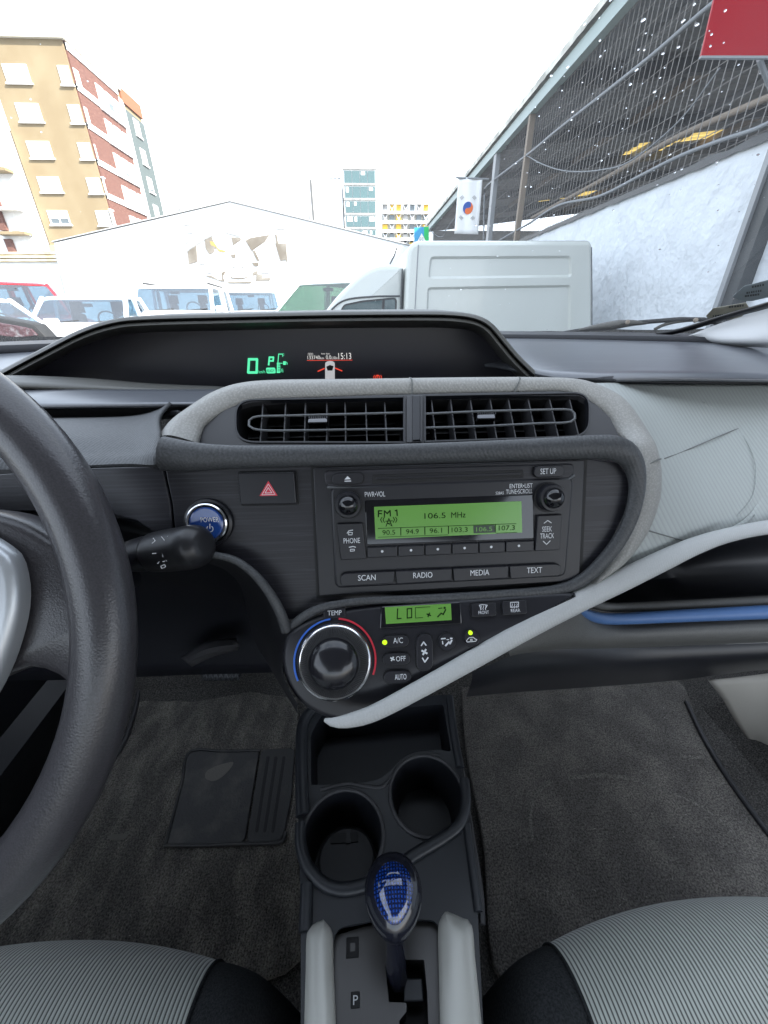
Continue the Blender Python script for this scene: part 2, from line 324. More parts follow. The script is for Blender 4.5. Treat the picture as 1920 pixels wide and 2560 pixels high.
DEF.update(
 black_grain=dict(col=(.016, .0165, .020), rough=.52, bump=[GR]),
 dash_top=dict(col=(.075, .080, .092), rough=.3, spec=1.0, bump=[('noise', 900.0, .05, .0004)], var=((.10, .105, .118), 'noise', (14., 60., 60.), .5, .75)),
 black_smooth=dict(col=(.008, .0085, .0115), rough=.35),
 black_gloss=dict(col=(.006, .006, .008), rough=.08, coat=.3),
 pad=dict(col=(.048, .050, .053), rough=.5, bump=[('wave', (420., 420., 420.), .2, .0006, (0, .6, .5)), ('noise', 600., .2, .0006)], speck=(700., .75, 1.3)),
 brushed=dict(col=(.011, .0108, .0145), rough=.45, bump=[('noise', (18., 900., 900.), .16, .0006)], var=((.027, .0265, .034), 'noise', (14., 700., 700.), .48, .7)),
 brushed_v=dict(col=(.02, .019, .023), rough=.42, bump=[('noise', (700., 30., 30.), .2, .0005)]),
 radio_face=dict(col=(.011, .011, .0145), rough=.4, bump=[('noise', (900., 60., 60.), .05, .0004)]),
 weave=dict(col=(.31, .305, .285), rough=.55, bump=[('wave', 430., .16, .0006, (0, .78, .3)), ('wave', 430., .16, .0006, (0, -.78, -.3))], var=((.255, .25, .235), 'voronoi', 560., .2, .6)),
 panel_light=dict(col=(.34, .36, .345), rough=.45, bump=[('wave', 270., .25, .0007, (.3, .55, .5)), ('noise', 900., .1, .0005)], uvstripe=((270., 270., 270.), (.30, .315, .305), (.3, .55, .5))),
 rail=dict(speck=(900., .94, 1.05), col=(.40, .405, .40), rough=.5, bump=[('wave', 560., .15, .0004, (0, .5, .4)), ('noise', 1200., .25, .0004)]),
 vent_black=dict(col=(.008, .008, .009), rough=.6),
 vent_vane=dict(col=(.03, .03, .033), rough=.45),
 vent_ring=dict(col=(.085, .09, .095), rough=.35),
 surround=dict(col=(.036, .036, .039), rough=.45, bump=[('noise', 900., .10, .0004)]),
 chrome=dict(col=(.75, .75, .77), rough=.12, metal=1),
 button=dict(col=(.010, .010, .0135), rough=.4),
 white_print=dict(col=(.62, .63, .65), rough=.5),
 red_print=dict(col=(.62, .035, .06), rough=.4),
 blue_print=dict(col=(.05, .16, .6), rough=.4),
 blue_button=dict(col=(.012, .05, .22), rough=.18, coat=.6),
 blue_strip=dict(col=(.06, .13, .29), rough=.4),
 lcd=dict(col=(.075, .17, .035), rough=.2, emit=((.16, .45, .08), .26)),
 lcd_dark=dict(col=(.006, .016, .004), rough=.6, spec=.1),
 lcd_box=dict(col=(.012, .03, .012), rough=.3),
 smoke=dict(col=(.034, .033, .042), rough=.34, spec=.5),
 hood_edge=dict(col=(.075, .074, .068), rough=.5, bump=[GR]),
 glow_green=dict(col=(.02, .1, .06), emit=((.12, .95, .48), 1.0)),
 glow_white=dict(col=(.2, .2, .2), emit=((.95, .93, .9), .75)),
 glow_grey=dict(col=(.3, .3, .3), emit=((.7, .7, .72), .6)),
 glow_red=dict(col=(.2, .02, .02), emit=((1, .08, .04), .9)),
 led=dict(col=(.3, .5, .0), emit=((.6, 1, .02), 1.0)),
 carpet=dict(speck=(420., .5, 1.5), col=(.065, .063, .06), rough=.95, spec=.1, bump=[('noise', 500., .9, .004)], var=((.09, .086, .08), 'noise', 420., .45, .7)),
 mat_left=dict(col=(.105, .100, .092), rough=.95, spec=.1, bump=[('wave', (230., 230., 230.), .5, .003, (0, 0, .12)), ('noise', 520., .9, .004)], var=((.22, .205, .18), 'noise', (30., 14., 14.), .42, .75), speck=(420., .45, 1.6)),
 mat_right=dict(col=(.105, .099, .092), rough=.95, spec=.1, bump=[('noise', (420., 260., 300.), .9, .004)], var=((.17, .158, .143), 'noise', (16., 16., 16.), .42, .75), speck=(420., .45, 1.6)),
 rubber=dict(col=(.028, .028, .029), rough=.5, bump=[('noise', 300., .4, .002)], var=((.07, .066, .06), 'noise', (22., 22., 22.), .55, .75)),
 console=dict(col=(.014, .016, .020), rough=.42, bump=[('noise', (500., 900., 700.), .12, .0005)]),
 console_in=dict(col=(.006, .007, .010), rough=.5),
 lever_trim=dict(col=(.42, .42, .39), rough=.38, metal=.15, bump=[('noise', 1500., .1, .0003)]),
 gate=dict(col=(.05, .048, .047), rough=.3, metal=.4, bump=[('noise', (1500., 30., 30.), .12, .0004)]),
 knob_blue=dict(col=(.003, .010, .06), rough=.1, coat=1, var=((.012, .06, .30), 'wave', 430., .35, .6), grid=430.),
 knob=dict(col=(.012, .013, .02), rough=.15, coat=.4),
 amber=dict(col=(.5, .1, .02), emit=((1, .35, .08), .8)),
 wheel=dict(col=(.043, .041, .045), rough=.28, spec=.6, bump=[('voronoi', 800., .14, .0005), ('noise', 300., .08, .0006)], speck=(900., .8, 1.25)),
 wheel_silver=dict(col=(.5, .52, .54), rough=.35, metal=.5),
 seat_fabric=dict(col=(.42, .445, .41), rough=.85, sheen=.3, uvstripe=((262., 262., 262.), (.07, .075, .07)), bump=[('noise', 900., .3, .0008)]),
 seat_dark=dict(speck=(600., .6, 1.4), col=(.026, .028, .03), rough=.9, spec=.15, bump=[('noise', 900., .5, .001)]),
 sill=dict(col=(.36, .34, .30), rough=.55, bump=[GR]),
 pillar_trim=dict(col=(.5, .5, .5), rough=.6),
 frit=dict(col=(.004, .004, .005), rough=.3),
 windscreen=dict(rough=.02, thin=.03, tint=(.97, .985, .985), glare_veil=.022),
 drop=dict(col=(1, 1, 1), rough=.0, trans=1, ior=1.33),
 wiper_metal=dict(col=(.055, .052, .045), rough=.45, metal=.3), wiper_rubber=dict(col=(.012, .012, .012), rough=.7),
 sticker=dict(col=(.36, .33, .26), rough=.7, var=((.46, .43, .35), 'noise', (50., 50., 50.), .4, .7)),
 sticker_grey=dict(col=(.27, .30, .31), rough=.7), sticker_ink=dict(col=(.08, .08, .08), rough=.8),
 mat_scuff=dict(col=(.165, .156, .143), rough=.95, spec=.1, speck=(420., .4, 1.5), bump=[('noise', 500., .9, .004)]), seam=dict(col=(.13, .135, .13), rough=.7), cap_gloss=dict(col=(.012, .012, .015), rough=.2, coat=.2), vent_tab=dict(col=(.11, .11, .115), rough=.22, metal=1), mid_grain=dict(col=(.075, .074, .07), rough=.5, bump=[GR], speck=(800., .8, 1.25)), knurl=dict(col=(.03, .03, .032), rough=.35), roof_trim=dict(col=(.42, .42, .42), rough=.6), lint=dict(col=(.34, .32, .29), rough=.9), worn=dict(col=(.13, .122, .11), rough=.9, bump=[('noise', 400., .6, .002)]), stalk=dict(col=(.014, .014, .016), rough=.36),
 # outside
 asphalt=dict(col=(.13, .128, .12), rough=.9, bump=[('noise', 60., .6, .02)], var=((.17, .168, .16), 'noise', .6, .4, .7)),
 plaster=dict(col=(.55, .58, .61), rough=.8, bump=[('noise', (4., 4., 2.5), .9, .075), ('noise', 20., .5, .022)]),
 white_wall=dict(col=(.82, .82, .81), rough=.8), yellow_wall=dict(col=(.24, .182, .105), rough=.85, var=((.28, .222, .135), 'noise', .5, .4, .7)),
 brick=dict(col=(.12, .055, .042), rough=.9, var=((.165, .08, .062), 'noise', (3., 3., 12.), .4, .65)),
 brick_orange=dict(col=(.24, .10, .05), rough=.9), slate=dict(col=(.085, .105, .105), rough=.8),
 cream=dict(col=(.7, .68, .6), rough=.8), stone=dict(col=(.42, .34, .2), rough=.9, var=((.6, .55, .42), 'noise', 1.5, .4, .6)),
 pane=dict(col=(.10, .12, .13), rough=.08, spec=.8), shutter=dict(col=(.78, .78, .76), rough=.6),
 office_glass=dict(col=(.07, .125, .13), rough=.1, spec=.8), frame_white=dict(col=(.8, .8, .8), rough=.5),
 dark_line=dict(col=(.12, .12, .12), rough=.7), lattice_yellow=dict(col=(.65, .42, .05), rough=.7),
 car_white=dict(col=(.80, .80, .80), rough=.22, coat=.6), car_red=dict(col=(.50, .012, .02), rough=.2, coat=.6),
 van_white=dict(col=(.48, .50, .47), rough=.2, coat=.45), car_dark=dict(col=(.07, .03, .036), rough=.14, coat=1, bump=[('noise', 30., .5, .02)], var=((.16, .15, .16), 'noise', 26., .5, .65)),
 car_glass=dict(rough=.03, thin=.2, tint=(.28, .40, .48)), van_glass=dict(col=(.03, .06, .065), rough=.06, spec=.7), green_glass=dict(rough=.03, thin=.12, tint=(.22, .36, .27)), car_inside=dict(col=(.03, .035, .04), rough=.9),
 tyre=dict(col=(.015, .015, .015), rough=.85), rim=dict(col=(.5, .5, .52), rough=.3, metal=.8), lamp=dict(col=(.7, .7, .7), rough=.1, coat=.6), trim_black=dict(col=(.02, .02, .02), rough=.6),
 amber_lamp=dict(col=(.8, .3, .02), rough=.2), seat_in_car=dict(col=(.1, .1, .1), rough=.9),
 steel_dark=dict(col=(.05, .053, .055), rough=.5), steel_grey=dict(col=(.24, .25, .26), rough=.5), rust=dict(col=(.20, .165, .13), rough=.8),
 gutter=dict(col=(.26, .32, .31), rough=.5), roof_edge=dict(col=(.55, .54, .48), rough=.8, var=((.3, .3, .27), 'noise', 3., .4, .6)),
 roof_under=dict(col=(.27, .275, .28), rough=.7), yellow_sheet=dict(col=(.42, .29, .08), rough=.6, translucent=.8, bump=[('wave', 9., .8, .03)]),
 cable=dict(col=(.16, .17, .18), rough=.6), wire=dict(col=(.20, .19, .18), rough=.6, metal=.2),
 flag_white=dict(col=(.85, .85, .85), rough=.8), flag_red=dict(col=(.75, .15, .03), rough=.8), flag_blue=dict(col=(.02, .09, .36), rough=.8), flag_black=dict(col=(.10, .10, .10), rough=.8),
 red_sign=dict(col=(.32, .004, .012), rough=.25, coat=.3), sign_green=dict(col=(.0, .5, .12), rough=.4), sign_blue=dict(col=(.03, .3, .55), rough=.4),
 mural_brown=dict(col=(.15, .13, .105), rough=.9, var=((.25, .23, .20), 'noise', 1.2, .4, .65)), mural_yellow=dict(col=(.36, .27, .09), rough=.9), mural_grey=dict(col=(.24, .24, .24), rough=.9, var=((.36, .36, .355), 'noise', 1.2, .35, .65)),
)
# ================================================================== the cabin
D = lambda *a: Vector(a)
RPN = Vector((0, -cos(radians(21)), sin(radians(21))))
RP = Fr(at(1117, 1320, .255), RPN)                       # centre panel
RF = RP.off(.004)                                        # radio face
AP = Fr(at(850, 1650, .200), (0, -cos(radians(40)), sin(radians(40))))   # heater panel
VP = Fr(at(1000, 1048, .325), (0, -cos(radians(48)), sin(radians(48))))  # air vent face
DP = Fr(at(800, 900, .56), (0, -1, 0))                   # instrument face
# ---- floor pan
FZ = ZC - .80
b = B(); ys = [(-.9, FZ), (-.3, FZ), (.2, FZ), (.5, FZ), (.62, FZ+.02), (.75, FZ+.12), (.95, FZ+.36), (1.0, FZ+.75)]
b.grid([[D(x, y, z + .004*noise.noise((x*9, y*9, 0)) + max(0, abs(x)-.72)*(1.1 if y < .6 else 0)) for x in [-.9+1.8*i/32 for i in range(33)]] for y, z in ys])
fl = struct(b.build('car_floor', 'carpet')); fl['label'] = 'dark grey carpeted floor of the car'
# ---- dashboard
dash = thing('dashboard', 'black dashboard with light grey patterned trim, vents and a passenger shelf', 'dashboard', (0, .5, ZC-.45))
# top cover, from the windscreen foot to the trim
b = B(); rows = []
for i in range(15):
    t = i/14; r = []
    for j in range(41):
        x = -.75+1.5*j/40; yb = .93-.16*(x/.7)**2; yf = .60 - .17*max(0, min(1, (x-.17)/.06)); y = yb + (yf-yb)*t
        r.append(D(x, y, ZC-.054 - .020*t*t - (.030*max(0, abs(x)-.35)*t) - .008*(1-t)*abs(x)))
    rows.append(r)
b.grid(rows)
b.build('top_cover', 'dash_top', dash, solid=.004)
b = B(); r0 = []; r1 = []; r2 = []
for j in range(41):
    x = -.74+1.48*j/40; yb = .935-.16*(x/.7)**2
    r0.append(D(x, yb+.02, ZC-.046-.008*abs(x))); r1.append(D(x, yb-.10, ZC-.046-.008*abs(x))); r2.append(D(x, yb-.106, ZC-.056-.008*abs(x)))
b.grid([r0, r1, r2]); b.build('defroster_strip', 'black_grain', dash, solid=.003)
# instrument hood
hood_px = [(-160, 1010), (-60, 958), (0, 925), (100, 872), (200, 822), (285, 796), (370, 788), (560, 783), (800, 778), (1000, 776), (1120, 777), (1190, 786), (1232, 808), (1268, 850), (1302, 890), (1345, 932)]
cen = Vector((640, 960))
def hood_ring(ins, Y):
    P = [Vector(p) for p in cat(hood_px, 90)]; q = []
    for i, p in enumerate(P):
        t = P[min(i+1, 89)] - P[max(i-1, 0)]; n = Vector((-t.y, t.x)).normalized()     # inward (down) in picture sense
        if n.y < 0: n = -n
        q.append(at(p.x+n.x*ins, p.y+n.y*ins, Y))
    return q
b = B()
far = [D(p.x*1.05, .72, p.z-.012) for p in hood_ring(0, .49)]
mid = [D(p.x*1.01, .58, p.z+.001) for p in hood_ring(0, .49)]
b.grid([far, mid, hood_ring(1, .488), hood_ring(4, .482), hood_ring(10, .480), hood_ring(13, .484)])
b.build('instrument_hood', 'hood_edge', dash, smooth=60)
b = B(); b.grid([hood_ring(12, .486), hood_ring(15, .492), hood_ring(18, .490)]); b.build('hood_groove', 'vent_black', dash, smooth=60)
b = B(); b.grid([hood_ring(17, .489), hood_ring(19, .483), hood_ring(25, .482), hood_ring(30, .488), hood_ring(36, .53), hood_ring(44, .571)])
b.build('hood_lip', 'hood_edge', dash, smooth=60)
# ledge under the hood, in front of the instruments
rows = loft([pc((-150, 962, .46), (0, 948, .46), (200, 953, .46), (390, 968, .46), (560, 975, .46)),
             pc((-150, 990, .43), (0, 972, .43), (200, 978, .43), (390, 985, .43), (560, 985, .43))], 40, 3)
B().grid(rows).build('hood_sill', 'hood_edge', dash, solid=.004)
rows = loft([pc((-150, 992, .428), (100, 982, .428), (560, 980, .428)), pc((-150, 1000, .40), (100, 1004, .40), (520, 1004, .40)), pc((-150, 1025, .385), (100, 1022, .385), (520, 1016, .385))], 30, 4)
B().grid(rows).build('ledge', 'dash_top', dash, solid=.003)
rows = loft([pc((-150, 1026, .40), (100, 1024, .40), (520, 1016, .40)), pc((-150, 1060, .42), (100, 1056, .42), (480, 1046, .42))], 20, 2)
B().grid(rows).build('slot', 'vent_black', dash)
b = B(); b.tube([at(385, 1044, .385), at(420, 1036, .383), at(445, 1034, .383), at(460, 1040, .384)], .0035, 8); b.build('slot_hook', 'black_grain', dash)
# rolled cover left of the seam
rows = loft([pc((-250, 1056, .40), (0, 1052, .40), (200, 1050, .40), (330, 1046, .395), (400, 1030, .39), (430, 1010, .385)),
             pc((-250, 1062, .36), (0, 1060, .36), (200, 1058, .36), (330, 1056, .358), (375, 1052, .352), (404, 1045, .345)),
             pc((-250, 1100, .325), (0, 1096, .325), (200, 1092, .325), (330, 1092, .322), (370, 1090, .315), (404, 1088, .305)),
             pc((-250, 1150, .30), (0, 1144, .30), (200, 1140, .298), (330, 1138, .294), (375, 1134, .287), (404, 1130, .283)),
             pc((-250, 1190, .288), (0, 1182, .288), (200, 1168, .284), (330, 1162, .281), (375, 1160, .277), (404, 1158, .275)),
             pc((-250, 1204, .292), (0, 1192, .292), (200, 1178, .288), (330, 1172, .285), (375, 1171, .282), (404, 1170, .280))], 40, 6)
B().grid(rows).build('left_cover', 'pad', dash, smooth=60, solid=.003)
# brushed panels
lp = [(-320, 1196), (0, 1186), (200, 1172), (404, 1165), (412, 1200), (424, 1255), (432, 1330), (400, 1345), (340, 1302), (270, 1286), (200, 1282), (0, 1278), (-320, 1290)]
B().prism(RP, RP.uvs(lp), -.006, -.0005, .001).build('driver_panel', 'brushed', dash)
cp = [(412, 1165), (780, 1160), (1460, 1145), (1545, 1155), (1578, 1200), (1570, 1270), (1530, 1350), (1450, 1455), (1250, 1480), (900, 1498), (790, 1520), (735, 1548), (712, 1552), (690, 1500), (655, 1450), (610, 1412), (560, 1392), (500, 1384), (450, 1370), (438, 1330), (430, 1255), (418, 1200)]
B().prism(RP, RP.uvs(cp), -.006, 0, .001).build('centre_panel', 'brushed', dash)
# black backing behind the panel joints and the column opening
b = B(); b.prism(RP, RP.uvs([(-400, 1180), (1560, 1150), (1560, 1250), (1440, 1450), (900, 1490), (720, 1545), (600, 1410), (470, 1370), (340, 1300), (-400, 1290)]), -.03, -.007); b.build('panel_backing', 'vent_black', dash)
# padded roll: along the top, down the right side, under the radio to the heater panel
roll = [(408, 1134, .276, 37), (480, 1142, .273, 33), (560, 1143, .272, 28), (700, 1141, .271, 26), (1000, 1135, .270, 25), (1300, 1125, .269, 25), (1480, 1118, .269, 26), (1545, 1124, .268, 27), (1580, 1152, .267, 23), (1593, 1205, .262, 18), (1584, 1270, .254, 16), (1558, 1335, .247, 15), (1512, 1398, .240, 15), (1455, 1450, .234, 14), (1390, 1474, .230, 12), (1250, 1486, .229, 11), (1080, 1496, .228, 11), (930, 1501, .226, 9), (850, 1509, .225, 9), (790, 1524, .223, 10), (745, 1552, .221, 11), (722, 1580, .220, 9)]
pp = cat([(*at(a, c, y), (r/955*(at(a, c, y)-CAM).length)) for a, c, y, r in roll], 150)
b = B(); b.tube([Vector(p[:3]) for p in pp], [p[3] for p in pp], 20, up=tuple(RPN), flat=.68); b.build('padded_roll', 'pad', dash, smooth=80)
roll2 = [(716, 1575, .219, 13), (700, 1530, .222, 12), (672, 1480, .227, 11), (635, 1435, .232, 10), (590, 1402, .236, 9), (540, 1388, .238, 8), (480, 1380, .24, 8), (440, 1372, .24, 7)]
pp = cat([(*at(a, c, y), (r/955*(at(a, c, y)-CAM).length)) for a, c, y, r in roll2], 50)
b = B(); b.tube([Vector(p[:3]) for p in pp], [p[3] for p in pp], 12, up=tuple(RPN)); b.build('column_edge', 'pad', dash, smooth=80)
# return faces of the opening round the steering column, and what closes it below
rows = loft([pc((440, 1378, .242), (560, 1396, .238), (640, 1442, .232), (690, 1510, .224), (716, 1580, .219), (706, 1640, .205), (712, 1700, .192), (745, 1762, .18)),
             pc((440, 1390, .30), (560, 1412, .30), (620, 1460, .30), (655, 1530, .29), (668, 1600, .28), (680, 1650, .27), (700, 1700, .25), (742, 1770, .22)),
             pc((430, 1400, .40), (540, 1420, .40), (600, 1470, .40), (620, 1540, .40), (640, 1610, .40), (670, 1660, .38), (700, 1712, .32), (745, 1785, .26))], 40, 5)
B().grid(rows).build('side_return', 'black_grain', dash, smooth=60)
rows = loft([pc((-200, 1270, .33), (200, 1280, .33), (420, 1330, .33), (640, 1430, .34)), pc((-200, 1420, .40), (200, 1430, .40), (430, 1450, .40), (640, 1500, .40)),
             pc((-200, 1560, .42), (200, 1560, .42), (430, 1560, .42), (660, 1570, .42)), pc((-200, 1700, .41), (200, 1694, .41), (430, 1684, .41), (715, 1676, .41))], 24, 5)
B().grid(rows).build('knee_cover', 'black_smooth', dash, smooth=60, solid=.004)
rows = loft([pc((455, 1645, .395), (520, 1605, .385), (590, 1596, .383)), pc((470, 1655, .385), (525, 1625, .372), (598, 1612, .37)), pc((480, 1664, .39), (530, 1640, .385), (594, 1622, .385))], 12, 3)
B().grid(rows).build('latch', 'surround', dash, solid=.002)
# light patterned band over the vents and round the right of the panel
bo = [(390, 1097, .312), (425, 1052, .330), (470, 1018, .345), (530, 980, .36), (600, 957, .365), (700, 949, .368), (900, 947, .37), (1100, 944, .372), (1300, 943, .374), (1420, 947, .376), (1480, 957, .376), (1545, 985, .365), (1583, 1022, .350), (1618, 1074, .333), (1638, 1117, .320), (1648, 1160, .308), (1651, 1207, .298), (1645, 1262, .288), (1617, 1334, .272), (1563, 1406, .256), (1487, 1462, .243)]
bi = [(484, 1104, .303), (500, 1068, .318), (525, 1046, .326), (565, 1024, .335), (625, 1006, .342), (720, 998, .345), (900, 989, .347), (1100, 984, .349), (1300, 980, .350), (1400, 978, .350), (1450, 990, .347), (1495, 1016, .340), (1525, 1044, .332), (1545, 1080, .320), (1590, 1110, .300), (1608, 1158, .288), (1612, 1207, .279), (1602, 1262, .269), (1558, 1363, .252), (1519, 1416, .243), (1470, 1460, .237)]
o3 = [at(*p) for p in bo]; i3 = [at(*p) for p in bi]
m3 = [(p+q)/2 + Vector((0, -.006, .006)) for p, q in zip(o3, i3)]
ob = [p + Vector((0, .012, -.004)) for p in o3]; ib = [p + Vector((0, .010, -.006)) for p in i3]
B().grid(loft([ob, o3, m3, i3, ib], 140, 5)).build('patterned_band', 'weave', dash, smooth=60)
b = B()
for k, (x0, y0, Y0, x1, y1, Y1) in enumerate([(1024, 944, .3695, 1030, 986, .3455), (1294, 943, .3725, 1286, 981, .3485), (1610, 1166, .2865, 1648, 1150, .309)]):
    a = at(x0, y0, Y0); c = at(x1, y1, Y1); b = B(); md = (a+c)/2 + Vector((0, -.0072, .0062)); b.tube(cat([a, md, c], 8), .0006, 6); b.build('band_joint', 'seam', dash)
# passenger panel: light grey, sweeping from the band to the right
c0 = [p + Vector((.0, .004, -.001)) for p in cat(o3[10:], 30)]
def row(f):       # columns going right
    return f
cols = [c0]
tgt = [
  [(1560, 957, .44), (1625, 1010, .41), (1660, 1080, .372), (1690, 1160, .338), (1700, 1240, .312), (1690, 1310, .292), (1640, 1380, .272), (1520, 1456, .249)],
  [(1680, 959, .465), (1710, 1020, .435), (1735, 1100, .395), (1755, 1180, .358), (1765, 1250, .330), (1760, 1310, .310), (1730, 1350, .298), (1590, 1424, .262)],
  [(1820, 960, .475), (1825, 1040, .44), (1835, 1130, .395), (1845, 1210, .36), (1850, 1260, .342), (1850, 1295, .330), (1845, 1312, .325), (1760, 1346, .300)],
  [(1960, 961, .475), (1960, 1040, .442), (1960, 1130, .40), (1960, 1200, .37), (1960, 1250, .352), (1960, 1280, .342), (1960, 1292, .338), (1940, 1303, .335)],
  [(2250, 965, .47), (2250, 1040, .442), (2250, 1130, .40), (2250, 1190, .372), (2250, 1230, .356), (2250, 1250, .348), (2250, 1262, .344), (2250, 1272, .34)]]
cols += [[at(*p) for p in c] for c in tgt]
gl = loft(cols, 50, 10)
B().grid(gl).build('passenger_panel', 'panel_light', dash, smooth=60, solid=.004)
def on_panel(px, py):           # nearest grid point of the panel to a picture point
    d = ray(px, py).normalized(); best = None
    for r in gl:
        for p in r:
            e = ((p-CAM) - d*(p-CAM).dot(d)).length
            if best is None or e < best[0]: best = (e, (p-CAM).dot(d))
    return CAM + d*(best[1]-.0012)
for pts in ([(1660, 1147), (1720, 1124), (1800, 1090), (1860, 1066), (1930, 1042)], [(1618, 1326), (1660, 1338), (1710, 1352), (1735, 1358)], [(1760, 1005), (1820, 1045), (1870, 1110), (1890, 1170), (1882, 1240), (1845, 1290)]):
    b = B(); b.tube(cat([on_panel(*p) for p in pts], 24), .0006 if pts[0][0] != 1760 else .0005, 6); b.build('panel_seam', 'seam' if pts[0][0] != 1760 else 'panel_light', dash)
# trim over the panel's upper edge
rows = loft([pc((1470, 948, .40), (1560, 945, .455), (1700, 945, .48), (1920, 946, .49), (2250, 950, .49)), pc((1440, 950, .385), (1560, 957, .44), (1680, 960, .463), (1920, 961, .473), (2250, 966, .47))], 30, 3)
B().grid(rows).build('panel_edge', 'black_grain', dash, solid=.003)
# diagonal rail
ra = [(812, 1800, .166, 4.2), (836, 1806, .163, 10.1), (880, 1800, .165, 15.1), (940, 1780, .170, 17.6), (1040, 1728, .181, 19.3), (1180, 1650, .196, 21.0), (1320, 1570, .212, 22.7), (1440, 1505, .226, 24.4), (1560, 1448, .243, 22.7), (1660, 1400, .262, 20.2), (1740, 1364, .282, 16.8), (1820, 1338, .30, 13.4), (1920, 1318, .318, 12.6), (2050, 1305, .325, 12.6), (2250, 1296, .33, 12.6)]
pp = cat([(*at(a, c, y), (r/955*(at(a, c, y)-CAM).length)) for a, c, y, r in ra], 120)
b = B(); b.tube([Vector(p[:3]) for p in pp], [p[3] for p in pp], 18, up=(0, -.7, .7), flat=.62); b.build('rail', 'rail', dash, smooth=80)
# shelf under the passenger panel
rows = loft([pc((1240, 1600, .222), (1440, 1520, .24), (1600, 1450, .27), (1760, 1378, .30), (1920, 1336, .325), (2250, 1310, .34)),
             pc((1300, 1500, .40), (1440, 1470, .42), (1600, 1420, .45), (1760, 1360, .46), (1920, 1310, .46), (2250, 1300, .46)),
             pc((1300, 1530, .44), (1440, 1480, .47), (1600, 1440, .48), (1760, 1410, .48), (1920, 1400, .48), (2250, 1390, .48)),
             pc((1380, 1580, .40), (1460, 1500, .42), (1600, 1490, .43), (1760, 1485, .43), (1920, 1476, .43), (2250, 1466, .43)),
             pc((1400, 1560, .27), (1476, 1512, .30), (1600, 1508, .32), (1760, 1502, .325), (1920, 1495, .33), (2250, 1484, .335))], 40, 5)
B().grid(rows).build('shelf', 'black_smooth', dash, smooth=50)
def strip(name, m, pts, up=(0, -.6, .8), flat=1, n=10):
    pp = cat([(*at(a, c, y), (r/955*(at(a, c, y)-CAM).length)) for a, c, y, r in pts], 60)
    b = B(); b.tube([Vector(p[:3]) for p in pp], [p[3] for p in pp], n, up=up, flat=flat); return b.build(name, m, dash, smooth=80)
strip('shelf_lip', 'mid_grain', [(1452, 1490, .262, 6), (1475, 1506, .275, 9), (1510, 1516, .29, 10), (1560, 1518, .30, 10), (1700, 1513, .308, 10), (1920, 1503, .315, 10), (2250, 1490, .32, 10)])  # paler than the dark grain: light caught by the lip put into colour
strip('blue_strip', 'blue_strip', [(1440, 1514, .25, 5), (1458, 1530, .258, 9), (1490, 1543, .27, 12), (1540, 1547, .28, 12), (1700, 1540, .29, 12), (1920, 1530, .298, 12), (2250, 1517, .305, 12)])
rows = loft([pc((1270, 1606, .217), (1320, 1580, .225), (1430, 1522, .245), (1485, 1552, .268), (1560, 1562, .282), (1700, 1555, .292), (1920, 1543, .30), (2250, 1530, .305)),
             pc((1270, 1612, .219), (1320, 1592, .226), (1420, 1560, .24), (1485, 1577, .257), (1560, 1582, .27), (1700, 1576, .28), (1920, 1566, .288), (2250, 1552, .295)),
             pc((1272, 1632, .221), (1320, 1620, .226), (1420, 1604, .238), (1500, 1606, .256), (1560, 1605, .268), (1700, 1602, .278), (1920, 1595, .285), (2250, 1585, .292)),
             pc((1275, 1640, .232), (1320, 1632, .243), (1420, 1622, .255), (1500, 1622, .27), (1560, 1620, .28), (1700, 1615, .29), (1920, 1606, .297), (2250, 1595, .305))], 50, 6)
B().grid(rows).build('glovebox_upper', 'mid_grain', dash, smooth=60)  # same paler grain, its rim highlight painted into the colour
rows = loft([pc((1180, 1680, .235), (1300, 1634, .243), (1420, 1622, .256), (1560, 1620, .28), (1700, 1615, .29), (1920, 1607, .297), (2250, 1596, .30)),
             pc((1180, 1700, .24), (1300, 1660, .24), (1420, 1650, .25), (1560, 1648, .272), (1700, 1640, .282), (1920, 1630, .29), (2250, 1618, .295)),
             pc((1170, 1730, .25), (1300, 1700, .26), (1420, 1690, .27), (1560, 1685, .285), (1700, 1675, .295), (1920, 1655, .30), (2250, 1640, .305)),
             pc((1165, 1742, .33), (1300, 1730, .35), (1420, 1722, .36), (1560, 1712, .37), (1700, 1700, .37), (1920, 1674, .36), (2250, 1655, .36))], 40, 6)
B().grid(rows).build('glovebox_lower', 'black_smooth', dash, smooth=60)
